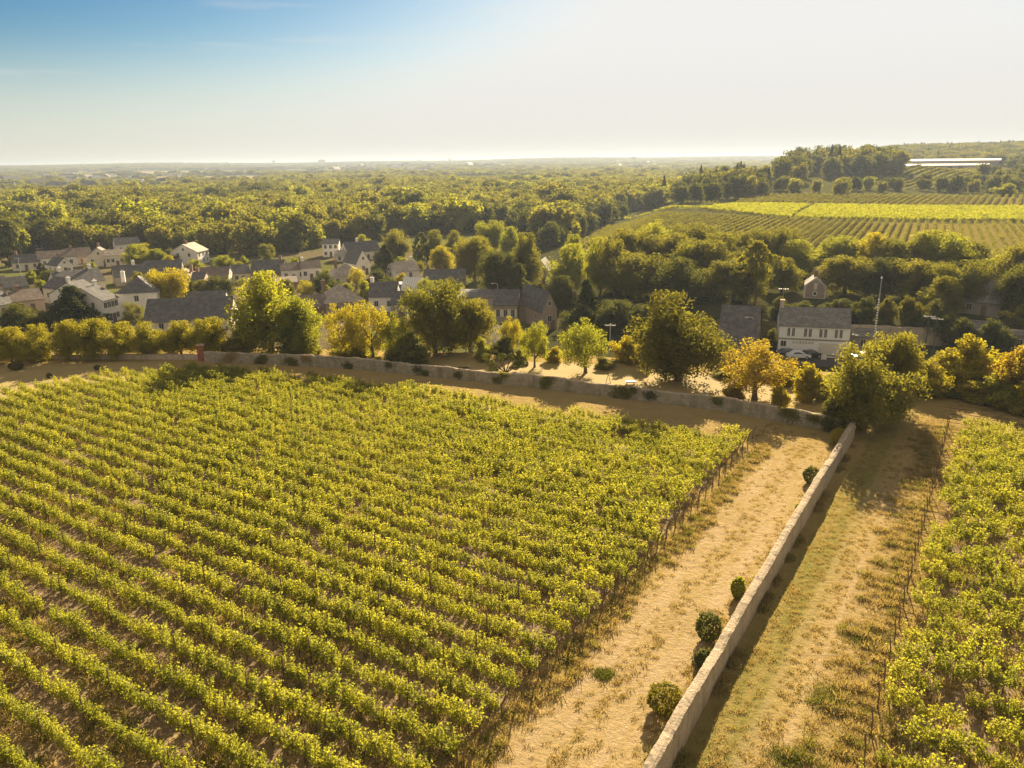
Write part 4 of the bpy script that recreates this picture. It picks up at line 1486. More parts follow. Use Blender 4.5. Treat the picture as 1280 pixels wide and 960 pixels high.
def house(label, qx, qy, wpx, d, wh, rh, yaw=0, wall='white', roof='slate', kind='gable', wins=3, gwins=1, floors=1, chim=(0.8,), chm='brick',
          D=None, name='house', cat='house', door=True, shutters=None, win=(0.95, 1.3), over=0.3, sheetroof=False, group=None, w=None):
    x, y, z, w_ = frame_local(qx, qy, wpx, yaw, D)
    w = w or w_
    az = math.atan2(x, y)
    root = empty(name, (x, y, z - 0.1), -az + math.radians(yaw))
    # origin is the middle of the front face on the ground; body goes back along +y
    W2 = w / 2
    b = MB()
    if kind in ('gable', 'dormergable'):
        # ridge along x
        b.solid([(-W2, 0, -1.2), (W2, 0, -1.2), (W2, d, -1.2), (-W2, d, -1.2), (-W2, 0, wh), (W2, 0, wh), (W2, d, wh), (-W2, d, wh), (-W2, d / 2, wh + rh), (W2, d / 2, wh + rh)],
                [(0, 1, 5, 4), (1, 2, 6, 9, 5), (2, 3, 7, 6), (3, 0, 4, 8, 7), (4, 5, 9, 8), (6, 7, 8, 9)])
    elif kind == 'front':
        # gable faces the front: ridge along y
        b.solid([(-W2, 0, -1.2), (W2, 0, -1.2), (W2, d, -1.2), (-W2, d, -1.2), (-W2, 0, wh), (W2, 0, wh), (W2, d, wh), (-W2, d, wh), (0, 0, wh + rh), (0, d, wh + rh)],
                [(0, 1, 5, 8, 4), (1, 2, 6, 5), (2, 3, 7, 9, 6), (3, 0, 4, 7), (5, 6, 9, 8), (7, 4, 8, 9)])
    else:
        b.box(-W2, W2, 0, d, -1.2, wh)
    b.build('wall', M[wall], root)
    # roof: slabs with thickness
    r = MB()
    th = 0.14
    def slab(p):
        n = len(p)
        up = [(a, b_, c + th) for a, b_, c in p]
        dn = [(a, b_, c + 0.02) for a, b_, c in p]
        r.solid(dn + up, [tuple(range(n))[::-1], tuple(range(n, 2 * n))] + [(i, (i + 1) % n, n + (i + 1) % n, n + i) for i in range(n)])
    o_ = over
    if kind == 'gable':
        k = rh / (d / 2)
        for s in (0, 1):
            ye, yr = (-o_, d / 2) if s == 0 else (d + o_, d / 2)
            ze = wh - k * o_
            slab([(-W2 - o_ * .6, ye, ze), (W2 + o_ * .6, ye, ze), (W2 + o_ * .6, yr, wh + rh), (-W2 - o_ * .6, yr, wh + rh)])
    elif kind == 'front':
        k = rh / W2
        for s in (-1, 1):
            slab([(s * (W2 + o_), -o_ * .6, wh - k * o_), (s * (W2 + o_), d + o_ * .6, wh - k * o_), (0, d + o_ * .6, wh + rh), (0, -o_ * .6, wh + rh)])
    elif kind == 'hip':
        e = o_
        rl = max(0.3, W2 - d / 2 * 0.9)
        A, B_, C_, D_ = (-W2 - e, -e, wh), (W2 + e, -e, wh), (W2 + e, d + e, wh), (-W2 - e, d + e, wh)
        R1, R2 = (-rl, d / 2, wh + rh), (rl, d / 2, wh + rh)
        if w < d:
            rl = max(0.3, d / 2 - W2 * 0.9)
            R1, R2 = (0, d / 2 - rl, wh + rh), (0, d / 2 + rl, wh + rh)
            r.solid([A, B_, C_, D_, R1, R2], [(0, 1, 4), (1, 2, 5, 4), (2, 3, 5), (3, 0, 4, 5), (3, 2, 1, 0)])
        else:
            r.solid([A, B_, C_, D_, R1, R2], [(0, 1, 5, 4), (1, 2, 5), (2, 3, 4, 5), (3, 0, 4), (3, 2, 1, 0)])
    elif kind == 'mono':
        slab([(-W2 - o_, -o_, wh), (W2 + o_, -o_, wh), (W2 + o_, d + o_, wh + rh), (-W2 - o_, d + o_, wh + rh)])
        b2 = MB()
        b2.solid([(-W2, d - .02, wh), (W2, d - .02, wh), (W2, d - .02, wh + rh), (-W2, d - .02, wh + rh), (-W2, .01, wh), (W2, .01, wh)], [(0, 1, 2, 3), (0, 3, 4), (1, 5, 2)])
        b2.build('upper_wall', M[wall], root)
    ro = r.build('roof', M[roof], root)
    for cx in chim:
        c = MB()
        X = (cx * 2 - 1) * W2 * 0.92
        Yc = d / 2
        if kind == 'front': X, Yc = 0.0, d * cx
        if kind == 'mono': continue
        c.box(X - 0.45, X + 0.45, Yc - 0.3, Yc + 0.3, wh + rh * 0.6, wh + rh + 1.1)
        c.box(X - 0.52, X + 0.52, Yc - 0.37, Yc + 0.37, wh + rh + 1.1, wh + rh + 1.22)
        for q in (-.2, .2): c.tube([(X + q, Yc, wh + rh + 1.2), (X + q, Yc, wh + rh + 1.6)], [.12, .1], 6)
        c.build('chimney', M[chm], ro)
    fh = wh / floors
    for fl in range(floors):
        zc = fl * fh + fh * 0.56
        hh = min(win[1], fh * 0.55)
        if kind == 'front':
            xs = [(-0.5 + (i + .5) / max(1, gwins)) * w * .8 for i in range(gwins)]
        else:
            xs = [(-0.5 + (i + .5) / max(1, wins)) * w * .92 for i in range(wins)]
        for i, xx in enumerate(xs):
            if fl == 0 and door and i == len(xs) // 2 and len(xs) > 1: continue
            window(root, xx, 0, zc, win[0], hh, 'y', -1, shutters)
        for s in (-1, 1):
            nn = gwins if kind != 'front' else wins
            for i in range(nn):
                yy = d * (i + .5) / nn
                window(root, s * W2, yy, zc, win[0] * .85, hh, 'x', s)
    if kind == 'front' and rh > 1.8:
        window(root, 0, 0, wh + rh * .35, .7, min(.9, rh * .3), 'y', -1)
    if kind == 'gable' and rh > 2.2:
        for s in (-1, 1): window(root, s * W2, d / 2, wh + rh * .3, .7, .8, 'x', s)
    if door:
        dm = MB()
        xd = 0.0 if wins % 2 == 1 else w * 0.12
        if kind == 'front': xd = W2 * .45
        dm.box(xd - .5, xd + .5, -0.06, 0, 0.1, 2.15)
        do = dm.build('door', M['wood'], root)
        hm = MB(); hm.box(xd + .32, xd + .4, -0.11, -0.06, 1.05, 1.12); hm.build('handle', M['metal'], do)
    tag(root, label, cat, group)
    HOUSES.append((x, y, max(w, d)))
    return root, w


V = 'houses of the village in the valley'
H_ = house
H_('small house at the far left edge with dark roof and pale gable line', 6, 395, 26, 8, 3.0, 2.6, 35, 'cream', 'slate', chim=())
H_('pinkish low house with brown tiled roof behind the left lime trees', 38, 390, 34, 8, 3.2, 2.2, 12, 'pink', 'brownroof', wins=2, chim=(.3,))
H_('dark slate roofed outbuilding above the pinkish house', 22, 368, 26, 7, 2.4, 2.4, 8, 'grey', 'slate', wins=2, chim=())
H_('brown roofed cottage cut by the left edge', -6, 369, 24, 8, 2.8, 2.3, -5, 'cream', 'brownroof', wins=2, chim=())
H_('tiny white cottage with dark steep gable at the left of the village', 83, 343, 17, 7, 3.4, 2.3, 25, 'white', 'slate', kind='front', gwins=1, wins=2, chim=(.5,))
H_('long white house with brown roof behind the tiny gabled cottage', 74, 335, 42, 7, 4.0, 2.2, 6, 'white', 'brownroof', wins=4, chim=(.95,))
H_('long grey roofed house near the dark cypress at the far left', 34, 338, 30, 8, 3.0, 2.4, -8, 'cream', 'slate', wins=3, chim=(.1,))
H_('low pale house at the wood edge in the upper left', 54, 312, 16, 7, 2.6, 1.6, 5, 'white', 'tanroof', wins=2, chim=())
H_('cream villa with arched dormer gable beside the wood', 125, 333, 28, 9, 3.8, 3.0, -4, 'cream', 'brownroof', kind='front', gwins=3, wins=3, chim=(.7,))
H_('long cream wing with dark windows right of the arched villa', 145, 333, 22, 7, 4.2, 1.8, 0, 'cream', 'tanroof', wins=4, chim=())
H_('red-brown roofed barn left of the cream villa', 103, 330, 26, 9, 2.6, 3.2, 10, 'grey', 'brownroof', wins=1, chim=())
H_('house with white corner showing behind the round yellow-green trees', 162, 318, 28, 8, 4.4, 2.4, 8, 'white', 'greyroof', wins=3, chim=(.2,))
H_('bright villa with white gable and brick front below the forest', 231, 331, 32, 9, 4.8, 2.8, -28, 'white', 'tanroof', kind='front', gwins=2, wins=3, floors=2, chim=(.3,))
H_('wide dark slate roofed house in the thick of the left village', 105, 368, 52, 9, 3.6, 3.2, 18, 'cream', 'slate', wins=3, chim=(.15, .85), chm='white')
H_('pale gable ended house facing left beneath the wide slate roof', 97, 379, 30, 9, 4.4, 2.4, 30, 'cream', 'slate', kind='front', gwins=2, wins=2, chim=())
H_('white terrace house with chimney, left of the pair facing the street', 124, 396, 18, 11, 6.0, 2.8, 48, 'white', 'slate', kind='gable', wins=4, gwins=2, floors=2, chim=(.1,), chm='white')
H_('white terrace house nearer the lime trees, right of the pair', 142, 402, 18, 11, 5.6, 2.8, 48, 'white', 'slate', kind='gable', wins=4, gwins=2, floors=2, chim=(.9,), chm='white')
H_('large house with dark hipped roof and pale blank wall in the left village', 174, 396, 46, 10, 6.0, 3.6, -12, 'white', 'slate', kind='hip', wins=1, gwins=2, floors=2, chim=(.1,), chm='white', door=False)
H_('long dark slate roof behind the hipped house, left section', 172, 356, 48, 8, 3.0, 3.0, 6, 'grey', 'slate', wins=3, chim=(.5,), chm='white')
H_('long dark slate roof behind the hipped house, right section', 204, 352, 44, 8, 3.2, 3.2, -10, 'grey', 'slate', wins=3, chim=())
H_('house with shaded hipped brown roof above the yellow poplar', 226, 364, 32, 10, 3.4, 2.8, -18, 'cream', 'brownroof', kind='hip', wins=2, chim=(.8,))
H_('little pink house between two dark trees', 248, 371, 15, 7, 4.6, 2.0, -20, 'pink', 'slate', wins=2, floors=2, chim=(.3,))
H_('brown roofed house with cream gable left of the big bright tree', 268, 359, 34, 9, 2.8, 2.8, -12, 'cream', 'brownroof', wins=2, chim=())
H_('small slate roofed house at the shoulder of the big bright tree', 302, 353, 22, 8, 3.0, 2.2, 5, 'cream', 'slate', wins=2, chim=())
H_('long low barn with huge dark slate roof above the lime trees', 236, 413, 100, 11, 2.4, 4.2, -14, 'cream', 'slate', wins=3, chim=(), door=False, name='barn', cat='barn')
H_('dark roofed shed with small white gable tip behind the long barn', 258, 390, 46, 8, 2.4, 2.4, -8, 'white', 'slate', wins=2, chim=())
H_('grey slate roofed house with brick gable and antennas', 334, 352, 38, 9, 3.0, 3.4, -14, 'brick', 'slate', wins=2, chim=(.9,))
H_('long white house with small dark windows left of centre', 368, 351, 30, 7, 3.6, 1.8, 6, 'white', 'brownroof', wins=3, chim=(.95,))
H_('white house with brown roof joined to the right of the long white house', 390, 350, 24, 7, 4.0, 1.8, 6, 'white', 'brownroof', wins=3, chim=(.1,), chm='white')
H_('low brick garage before the long white house', 357, 362, 30, 7, 2.2, 1.2, 4, 'brick', 'tanroof', wins=1, chim=(), name='garage', cat='garage')
H_('tall white two-storey house below the forest edge', 414, 321, 20, 7, 5.2, 1.6, -6, 'white', 'slate', wins=3, floors=2, chim=())
H_('low tan house right of the tall white two-storey house', 430, 327, 22, 7, 2.4, 1.6, 0, 'cream', 'tanroof', wins=2, chim=())
H_('white gabled house with long slate roof near the conifer', 456, 325, 40, 9, 3.4, 3.4, 20, 'white', 'slate', wins=2, chim=(.4,), chm='white')
H_('bright steep white gable with dark roof in front of the slate house', 455, 343, 17, 10, 4.0, 4.2, 26, 'white', 'slate', kind='front', gwins=1, wins=2, chim=())
H_('house with broad hipped tan roof in the centre village', 436, 357, 42, 10, 3.0, 3.2, 8, 'cream', 'tanroof', kind='hip', wins=3, chim=(.2,))
H_('tan hipped roof house with tall brick chimney', 433, 393, 48, 10, 3.2, 3.8, 14, 'tuffeau', 'tanroof', kind='hip', wins=2, chim=(.05,))
H_('white house with slate roof and two dark windows at village centre', 479, 390, 34, 8, 4.0, 3.0, -10, 'white', 'slate', wins=2, chim=(.02,), chm='white', door=False)
H_('dark roofed annex at the right end of the white two-window house', 501, 392, 24, 8, 2.6, 2.4, -14, 'grey', 'slate', wins=1, chim=())
H_('small house with dark roof left of the brick chimney house', 397, 396, 28, 8, 2.6, 2.4, 12, 'brick', 'brownroof', wins=2, chim=())
H_('white walled cottage with pale roof half hidden in the central trees', 510, 349, 30, 8, 2.8, 2.6, 24, 'white', 'tanroof', wins=2, chim=(.9,), chm='white')
H_('long dark roofed hall right of the central greenhouse', 556, 362, 52, 9, 3.0, 2.4, -3, 'grey', 'slate', wins=4, chim=())
H_('small stone house with front gable in the shade under the hill trees', 676, 357, 19, 8, 4.6, 3.0, -10, 'tuffeau', 'slate', kind='front', gwins=1, wins=2, chim=())
H_('tan stone house with dark roof and white shutters by the road', 632, 404, 30, 8, 4.4, 2.8, -6, 'tuffeau', 'slate', wins=3, chim=(), win=(0.8, 1.7), door=False, shutters='shutter')
H_('plain tan annex right of the shuttered stone house', 664, 402, 30, 7, 4.0, 1.4, -6, 'tuffeau', 'brownroof', wins=0, gwins=0, chim=(), door=False, name='annex', cat='building')
H_('long low tan shed left of the shuttered stone house', 596, 384, 46, 7, 2.6, 0.9, -8, 'grey', 'greyroof', kind='mono', wins=0, gwins=0, chim=(), door=False, name='shed', cat='shed')
H_('slanting dark roofed lean-to before the long tan shed', 603, 404, 20, 7, 2.4, 2.4, 38, 'grey', 'slate', wins=1, chim=(), name='shed', cat='shed')
H_('steep roofed house with brownish gable beside the road', 687, 412, 18, 14, 4.6, 3.8, 24, 'duskbrick', 'slate', kind='front', gwins=1, wins=2, chim=())
H_('grey roofed farmhouse on the slope at the right', 1222, 394, 46, 10, 3.0, 4.0, -14, 'grey', 'greyroof', wins=2, chim=(.5,), chm='grey')
H_('long low building with flat pale roof edge at the right edge', 1245, 437, 76, 9, 3.2, 0.5, 0, 'grey', 'greyroof', kind='mono', wins=3, gwins=0, chim=(), door=False, name='building', cat='building')
H_('big dark slate roof left of the white inn', 918, 446, 46, 13, 2.6, 6.0, -6, 'grey', 'slate', wins=1, gwins=1, chim=(), name='barn', cat='barn')
H_('low shed with pale roof edge right of the white inn', 1078, 437, 24, 6, 2.6, 0.5, -6, 'grey', 'greyroof', kind='mono', wins=1, gwins=0, chim=(), door=False, name='shed', cat='shed')
H_('tiny grey house among the bushes on the upper hillside', 1193, 241, 15, 9, 4.2, 2.6, 8, 'grey', 'slate', wins=2, chim=(), door=False)

# small brick house with a white quoined gable above the inn
def gable_house():
    x, y, z = at(1018, 372)
    az = math.atan2(x, y)
    r, w = house('small faded brick house with white trimmed gable on the slope above the inn', 1018, 373, 25, 7, 3.0, 1.9, 2, 'duskbrick', 'brownroof', kind='front', gwins=0, wins=0, chim=(.6,), door=False, over=.1)
    W2 = w / 2
    t = MB()
    for s in (-1, 1):
        a0, a1 = sorted((s * W2, s * (W2 - .22))); t.box(a0, a1, -.05, 0.0, 0, 3.0)
        t.solid([(s * W2, -.06, 3.0), (0, -.06, 4.9), (0, -.06, 4.65), (s * (W2 - .25), -.06, 2.98)] + [(s * W2, -.01, 3.0), (0, -.01, 4.9), (0, -.01, 4.65), (s * (W2 - .25), -.01, 2.98)],
                [(0, 1, 2, 3), (7, 6, 5, 4), (0, 4, 5, 1), (2, 6, 7, 3)])
    t.box(-W2, W2, -.055, 0, -.1, .2)
    t.build('white_trim', M['frame'], r)
    u = MB(); u.box(-.3, .35, -.07, 0, 2.2, 3.7); u.build('loft_shutter', M['shutter'], r)
    f = MB()
    f.tube([(0, 0, 1.25), (0, -.08, 1.25)], [.62, .62], 12)
    fo = f.build('window', M['frame'], r)
    p = MB(); p.tube([(0, -.08, 1.25), (0, -.1, 1.25)], [.36, .36], 10); p.build('pane', M['glass'], fo)


gable_house()


# the white inn
def inn():
    z0 = -8.0
    A = np.array(at(979, 404.8, z0 + 4.3)[:2]); B = np.array(at(1058, 411, z0 + 4.3)[:2])
    w = 12.5
    mid = np.array(at(1018.5, 408, z0 + 5.4)[:2])
    x, y = mid
    root = empty('white_inn', (x, y, z0), -math.atan2(x, y) * 0.72)
    W2, d, wh, rh = w / 2, 7.5, 5.4, 2.8
    b = MB()
    b.solid([(-W2, 0, -.6), (W2, 0, -.6), (W2, d, -.6), (-W2, d, -.6), (-W2, 0, wh), (W2, 0, wh), (W2, d, wh), (-W2, d, wh), (-W2, d / 2, wh + rh), (W2, d / 2, wh + rh)],
            [(0, 1, 5, 4), (1, 2, 6, 9, 5), (2, 3, 7, 6), (3, 0, 4, 8, 7), (4, 5, 9, 8), (6, 7, 8, 9)])
    b.build('wall', M['innwhite'], root)
    r = MB()
    for s in (0, 1):
        ye, yr = (-.25, d / 2) if s == 0 else (d + .25, d / 2)
        ze = wh - .19
        p = [(-W2 - .15, ye, ze), (W2 + .15, ye, ze), (W2 + .15, yr, wh + rh), (-W2 - .15, yr, wh + rh)]
        r.solid([(a, c, e + .03) for a, c, e in p] + [(a, c, e + .17) for a, c, e in p], [(3, 2, 1, 0), (4, 5, 6, 7), (0, 1, 5, 4), (1, 2, 6, 5), (2, 3, 7, 6), (3, 0, 4, 7)])
    ro = r.build('roof', M['greyroof'], root)
    c = MB()
    c.box(-W2 + .05, -W2 + .75, d / 2 - .35, d / 2 + .35, wh + rh - .6, wh + rh + 1.3)
    c.box(-W2 - .02, -W2 + .82, d / 2 - .42, d / 2 + .42, wh + rh + 1.3, wh + rh + 1.42)
    c.build('chimney', M['pink'], ro)
    a = MB()
    a.tube([(-W2 + .4, d / 2, wh + rh + 1.4), (-W2 + .4, d / 2, wh + rh + 3.6)], [.03, .03], 5)
    for k in range(5): a.tube([(-W2 - .4 + k * .4, d / 2 - .5 + 0, wh + rh + 3.5), (-W2 - .4 + k * .4, d / 2 + .5, wh + rh + 3.5)], [.02, .02], 4)
    a.tube([(-W2 - .5, d / 2, wh + rh + 3.5), (-W2 + 1.3, d / 2, wh + rh + 3.5)], [.025, .025], 4)
    a.build('aerial', M['metal'], ro)
    bd = MB(); bd.box(-W2, W2, -.1, 0, 2.85, 2.98); bd.box(-W2, W2, -.06, 0, 2.7, 2.845); bd.build('string_course', M['grey'], root)
    for xx in (-4.1, -1.1, 1.6, 4.3):
        for q in (-.42, .42): window(root, xx + q, 0, 4.15, .42, 1.5, 'y', -1)
    window(root, -5.3, 0, 1.9, .9, 1.0, 'y', -1)
    sb = MB(); sb.box(1.0, 5.8, -.05, 0, .1, 2.3)
    for k in range(8): sb.box(1.0, 5.8, -.065, -.05, .3 + k * .24, .34 + k * .24)
    sb.build('roller_door', M['shutter'], root)
    # name in spaced letters under the string course
    fc = bpy.data.curves.new('sign_lettering', 'FONT')
    fc.body = 'AUBERGE'
    fc.size = 0.62; fc.extrude = 0.02; fc.space_character = 1.6; fc.align_x = 'CENTER'
    fc.materials.append(M['letter'])
    fo = bpy.data.objects.new('sign_lettering', fc); C.objects.link(fo); fo.parent = root
    lm = bpy.data.meshes.new_from_object(fo)
    bpy.data.objects.remove(fo); bpy.data.curves.remove(fc)
    fo = bpy.data.objects.new('sign_lettering', lm); C.objects.link(fo); fo.parent = root
    fo.location = (-1.8, -.03, 2.0); fo.rotation_euler = (math.pi / 2, 0, 0)
    tag(root, 'white two-storey inn with paired dark windows and lettering over the forecourt', 'inn')
    HOUSES.append((x, y, 14))
    return x, y, root.rotation_euler.z


inn_x, inn_y, inn_rz = inn()
R_inn = Matrix.Rotation(inn_rz, 2)


def innpt(a, b):
    v = R_inn @ Vector((a, b))
    return inn_x + v.x, inn_y + v.y


# asphalt forecourt and valley road
sheet('road', [innpt(-22, -1.2), innpt(-22, -9), innpt(44, -9), innpt(44, -1.2)], -7.985, M['asphalt'], 'grey valley road and forecourt before the white inn', 'road')


def car(x, y, z, rz, mat, label, s=1.0):
    root = empty('parked_car', (x, y, z), rz)
    L, Wd = 4.2, 1.72
    prof = [(-2.1, .35), (-2.08, .75), (-1.9, .92), (-1.55, 1.0), (-.95, 1.42), (.5, 1.45), (1.15, 1.0), (1.85, .88), (2.1, .7), (2.1, .35)]
    b = MB()
    n = len(prof)
    vs_ = []
    for yy, ins in ((-Wd / 2, 0), (Wd / 2, 0)):
        for (a, zz) in prof:
            t = 0.16 if zz > 1.1 else 0
            vs_.append((a, yy - math.copysign(t, yy), zz))
    b.solid(vs_, [tuple(range(n))[::-1], tuple(range(n, 2 * n))] + [(i, (i + 1) % n, n + (i + 1) % n, n + i) for i in range(n)])
    b.build('body', mat, root)
    wsh = MB()
    wsh.solid([(1.10, -.66, 1.06), (1.10, .66, 1.06), (.56, .6, 1.42), (.56, -.6, 1.42), (1.13, -.66, 1.09), (1.13, .66, 1.09), (.59, .6, 1.45), (.59, -.6, 1.45)],
              [(4, 5, 6, 7), (0, 3, 2, 1), (0, 1, 5, 4), (2, 3, 7, 6)])
    wsh.build('windscreen', M['glass'], root)
    for sgn in (-1, 1):
        sw = MB(); sw.solid([(-1.3, sgn * .845, 1.04), (.95, sgn * .845, 1.04), (.42, sgn * .72, 1.38), (-.9, sgn * .72, 1.38)], [(0, 1, 2, 3)] if sgn < 0 else [(3, 2, 1, 0)])
        sw.build('side_window', M['glass'], root)
        hl = MB(); hl.box(2.06, 2.12, sgn * .66 - .18, sgn * .66 + .18, .62, .78); hl.build('headlight', M['lamp'], root)
        for a in (-1.3, 1.3):
            w = MB(); w.tube([(a, sgn * .70, .32), (a, sgn * .88, .32)], [.32, .32], 12)
            wo_ = w.build('wheel', M['tyre'], root)
            q = MB(); q.tube([(a, sgn * .88, .32), (a, sgn * .895, .32)], [.2, .2], 10); q.build('rim', M['metal'], wo_)
    tag(root, label, 'car')


for a, b, ro_, m, lab in [(-4.6, -2.6, .4, 'carblack', 'black car parked at the left end of the white inn'), (-2.8, -4.0, .25, 'carwhite', 'white car parked between two dark cars before the inn'),
                          (-0.6, -2.9, .5, 'carblack', 'dark car parked right of the white car before the inn'), (8.6, -2.4, .3, 'cargrey', 'grey car standing off the right end of the white inn')]:
    x, y = innpt(a, b)
    car(x, y, -7.98, inn_rz + ro_, M[m], lab)


# stepped gate arm and white board in front of the inn
def sign_stand():
    x, y = innpt(3.6, -8.2)
    root = empty('sign_board', (x, y, -8), inn_rz)
    p = MB(); p.box(-.1, .1, -.1, .1, 0, 2.6); p.build('post', M['frame'], root)
    q = MB(); q.box(-2.2, -.1, -.06, .06, 1.5, 1.75); q.box(-2.9, -2.0, -.07, .07, 1.1, 2.0); q.build('panel', M['frame'], root)
    tag(root, 'white post with a side arm and board in front of the inn forecourt', 'sign')


sign_stand()

stone_wall('retaining_wall', [(RW0 - rwd * 1)[:2], (RW0 + rwd * 20)[:2], (RW0 + rwd * 62)[:2]], 3.5, 0.5, 'high grey retaining wall along the road right of the inn', 1.0, jit=0.06)

# greenhouses
def glasshouse(label, qx, qy, wpx, d, wh, rh, yaw, D=None, rib=8):
    x, y, z, w = frame_local(qx, qy, wpx, yaw, D)
    root = empty('greenhouse', (x, y, z - .05), -math.atan2(x, y) + math.radians(yaw))
    W2 = w / 2
    b = MB()
    b.solid([(-W2, 0, 0), (W2, 0, 0), (W2, d, 0), (-W2, d, 0), (-W2, 0, wh), (W2, 0, wh), (W2, d, wh), (-W2, d, wh), (-W2, d / 2, wh + rh), (W2, d / 2, wh + rh)],
            [(0, 1, 5, 4), (1, 2, 6, 9, 5), (2, 3, 7, 6), (3, 0, 4, 8, 7), (4, 5, 9, 8), (6, 7, 8, 9)])
    b.build('glazing', M['whitemetal'], root)
    f = MB()
    for i in range(rib + 1):
        X = -W2 + w * i / rib
        f.tube([(X, -.03, 0), (X, -.03, wh), (X, d / 2, wh + rh + .05), (X, d + .03, wh), (X, d + .03, 0)], [.06] * 5, 4)
    f.build('ribs', M['metal'], root)
    tag(root, label, 'greenhouse')


glasshouse('pale glass greenhouse among the village houses at centre', 514, 369, 24, 8, 2.2, 2.4, -12)
glasshouse('little bright glasshouse between the trees behind the garden lawn', 625, 452, 22, 4.5, 2.2, 2.2, 24, D=121, rib=6)


def canopy_():
    x, y, z, w = frame_local(494, 366, 25, -8)
    root = empty('carport', (x, y, z), -math.atan2(x, y) - .14)
    r = MB(); r.box(-w / 2, w / 2, 0, 5, 2.3, 2.45); r.build('roof', M['whitemetal'], root)
    for sx in (-1, 1):
        for yy in (.2, 4.8):
            p = MB(); p.box(sx * w / 2 * .92 - .06, sx * w / 2 * .92 + .06, yy - .06, yy + .06, 0, 2.3); p.build('leg', M['metal'], root)
    tag(root, 'white flat carport roof on legs left of the pale greenhouse', 'carport')


canopy_()

# the long farm hangar on the hill
def hangar():
    x, y, z = at(1178, 212.5)
    az = math.atan2(x, y)
    w = 116 / F * depth(x, y, z)
    root = empty('farm_hangar', (x, y, z), -az - .05)
    W2 = w / 2
    b = MB()
    b.box(-W2, W2 * .86, 0, 16, -3, 5.0)
    b.box(-W2 * .80, W2 * 1.02, 18, 36, -3, 9.8)
    b.build('wall', M['grey'], root)
    r = MB()
    for (x0, x1, y0, y1, z0, zt) in ((-W2 - 1, W2 * .86, -1, 17, 5.0, 6.6), (-W2 * .8, W2 * 1.06, 17.5, 37, 9.8, 11.8)):
        ym = (y0 + y1) / 2
        r.solid([(x0, y0, z0), (x1, y0, z0), (x1, ym, zt), (x0, ym, zt), (x0, y1, z0), (x1, y1, z0)], [(0, 1, 2, 3), (3, 2, 5, 4), (0, 3, 4), (1, 5, 2), (0, 4, 5, 1)])
    r.build('roof', M['whitemetal'], root)
    d = MB()
    for k in range(9):
        X = -W2 * .9 + k * W2 * .2
        d.box(X, X + 4, -.12, 0, 0, 3.8)
    d.build('doors', M['wood'], root)
    tag(root, 'long double farm hangar with gleaming white roofs on the hill', 'hangar')


hangar()


# ------------------------------------------------------------------ poles
def pole(qx, base, top, label, arms=1, D=None, mat='wood', name='utility_pole', balls=False, lamp=False):
    if D is None:
        x, y, z = at(qx, base); D = math.hypot(x, y)
    d = ray(qx, top); hn = math.hypot(d[0], d[1])
    x, y = D * d[0] / hn, D * d[1] / hn
    z = tz1(x, y); h = H + D * d[2] / hn - z
    root = empty(name, (x, y, z), -math.atan2(x, y))
    p = MB(); p.tube([(0, 0, -.2), (0, 0, h)], [.13, .09], 7); p.build('pole', M[mat], root)
    for k in range(arms):
        a = MB(); a.box(-1.0, 1.0, -.06, .06, h - .35 - k * .7, h - .22 - k * .7)
        for q in (-.9, -.3, .3, .9): a.tube([(q, 0, h - .25 - k * .7), (q, 0, h - .05 - k * .7)], [.05, .05], 5)
        a.build('crossarm', M['metal'], root)
    if lamp:
        a = MB(); a.tube([(0, 0, h), (-.5, 0, h + .25), (-1.1, 0, h + .2)], [.05, .04, .04], 5); a.box(-1.6, -.9, -.15, .15, h + .08, h + .22); a.build('lamp_head', M['whitemetal'], root)
    if balls:
        for k in range(14):
            b = MB(); b.tube([(0, -.1, h * .25 + k * .5), (0, -.1, h * .25 + k * .5 + .16)], [.16, .16], 6); b.build('step_peg', M['whitemetal'], root)
        b = MB(); b.tube([(0, 0, h), (0, 0, h + .3)], [.22, .1], 6); b.build('finial', M['whitemetal'], root)
    tag(root, label, 'pole' if not lamp else 'street lamp')


pole(1102, 430, 348, 'tall pole with white pegs right of the inn', arms=0, D=160, balls=True, mat='metal')
pole(1162, 433, 394, 'thin green pole, left leg of the twin frame by the road', arms=1, D=157, mat='greenmetal')
pole(1172, 433, 397, 'thin green pole, right leg of the twin frame by the road', arms=1, D=157, mat='greenmetal')
pole(942, 437, 398, 'street lamp between the dark slate roof and the white inn', arms=0, D=152, mat='metal', name='street_lamp', lamp=True)
pole(622, 400, 355, 'street lamp standing over the long tan shed', arms=0, D=196, mat='metal', name='street_lamp', lamp=True)
pole(763, 452, 405, 'grey street lamp left of the rounded chestnut tree', arms=1, D=140, mat='metal', name='street_lamp')
pole(22, 352, 322, 'white pole beside the long grey roofed house at far left', arms=1, mat='metal')
pole(136, 338, 311, 'pair-headed lamp behind the cream villa', arms=1, mat='metal', name='street_lamp')

# ------------------------------------------------------------------ village and hillside trees
n_before = len(TREES)
T('column', 8, 333, 290, 26, 'conifer', 'dark pointed conifer at the left edge before the forest', name='conifer_tree')
T('tall', 86, 313, 273, 32, 'fresh', 'bright yellow-green tree standing out at the forest edge on the left')
T('column', 50, 356, 329, 13, 'conifer', 'slim dark cypress among the left village roofs')
T('bush', 38, 355, 338, 18, 'fresh', 'light shrub left of the slim cypress', name='bush')
T('bush', 54, 366, 350, 26, 'fresh', 'yellow-green garden bush right below the slim cypress', name='bush')
T('bush', 68, 356, 337, 18, 'dark', 'dark bush between the slim cypress and the tiny white cottage', name='bush')
T('cedar', 86, 408, 358, 72, 'conifer', 'wide dark spreading cedar before the left village houses')
T('broadA', 18, 414, 379, 56, 'dark', 'dark garden tree at the left edge above the lime trees')
T('broadB', 60, 412, 388, 40, 'dark', 'dark garden tree between the cedar and the pinkish house')
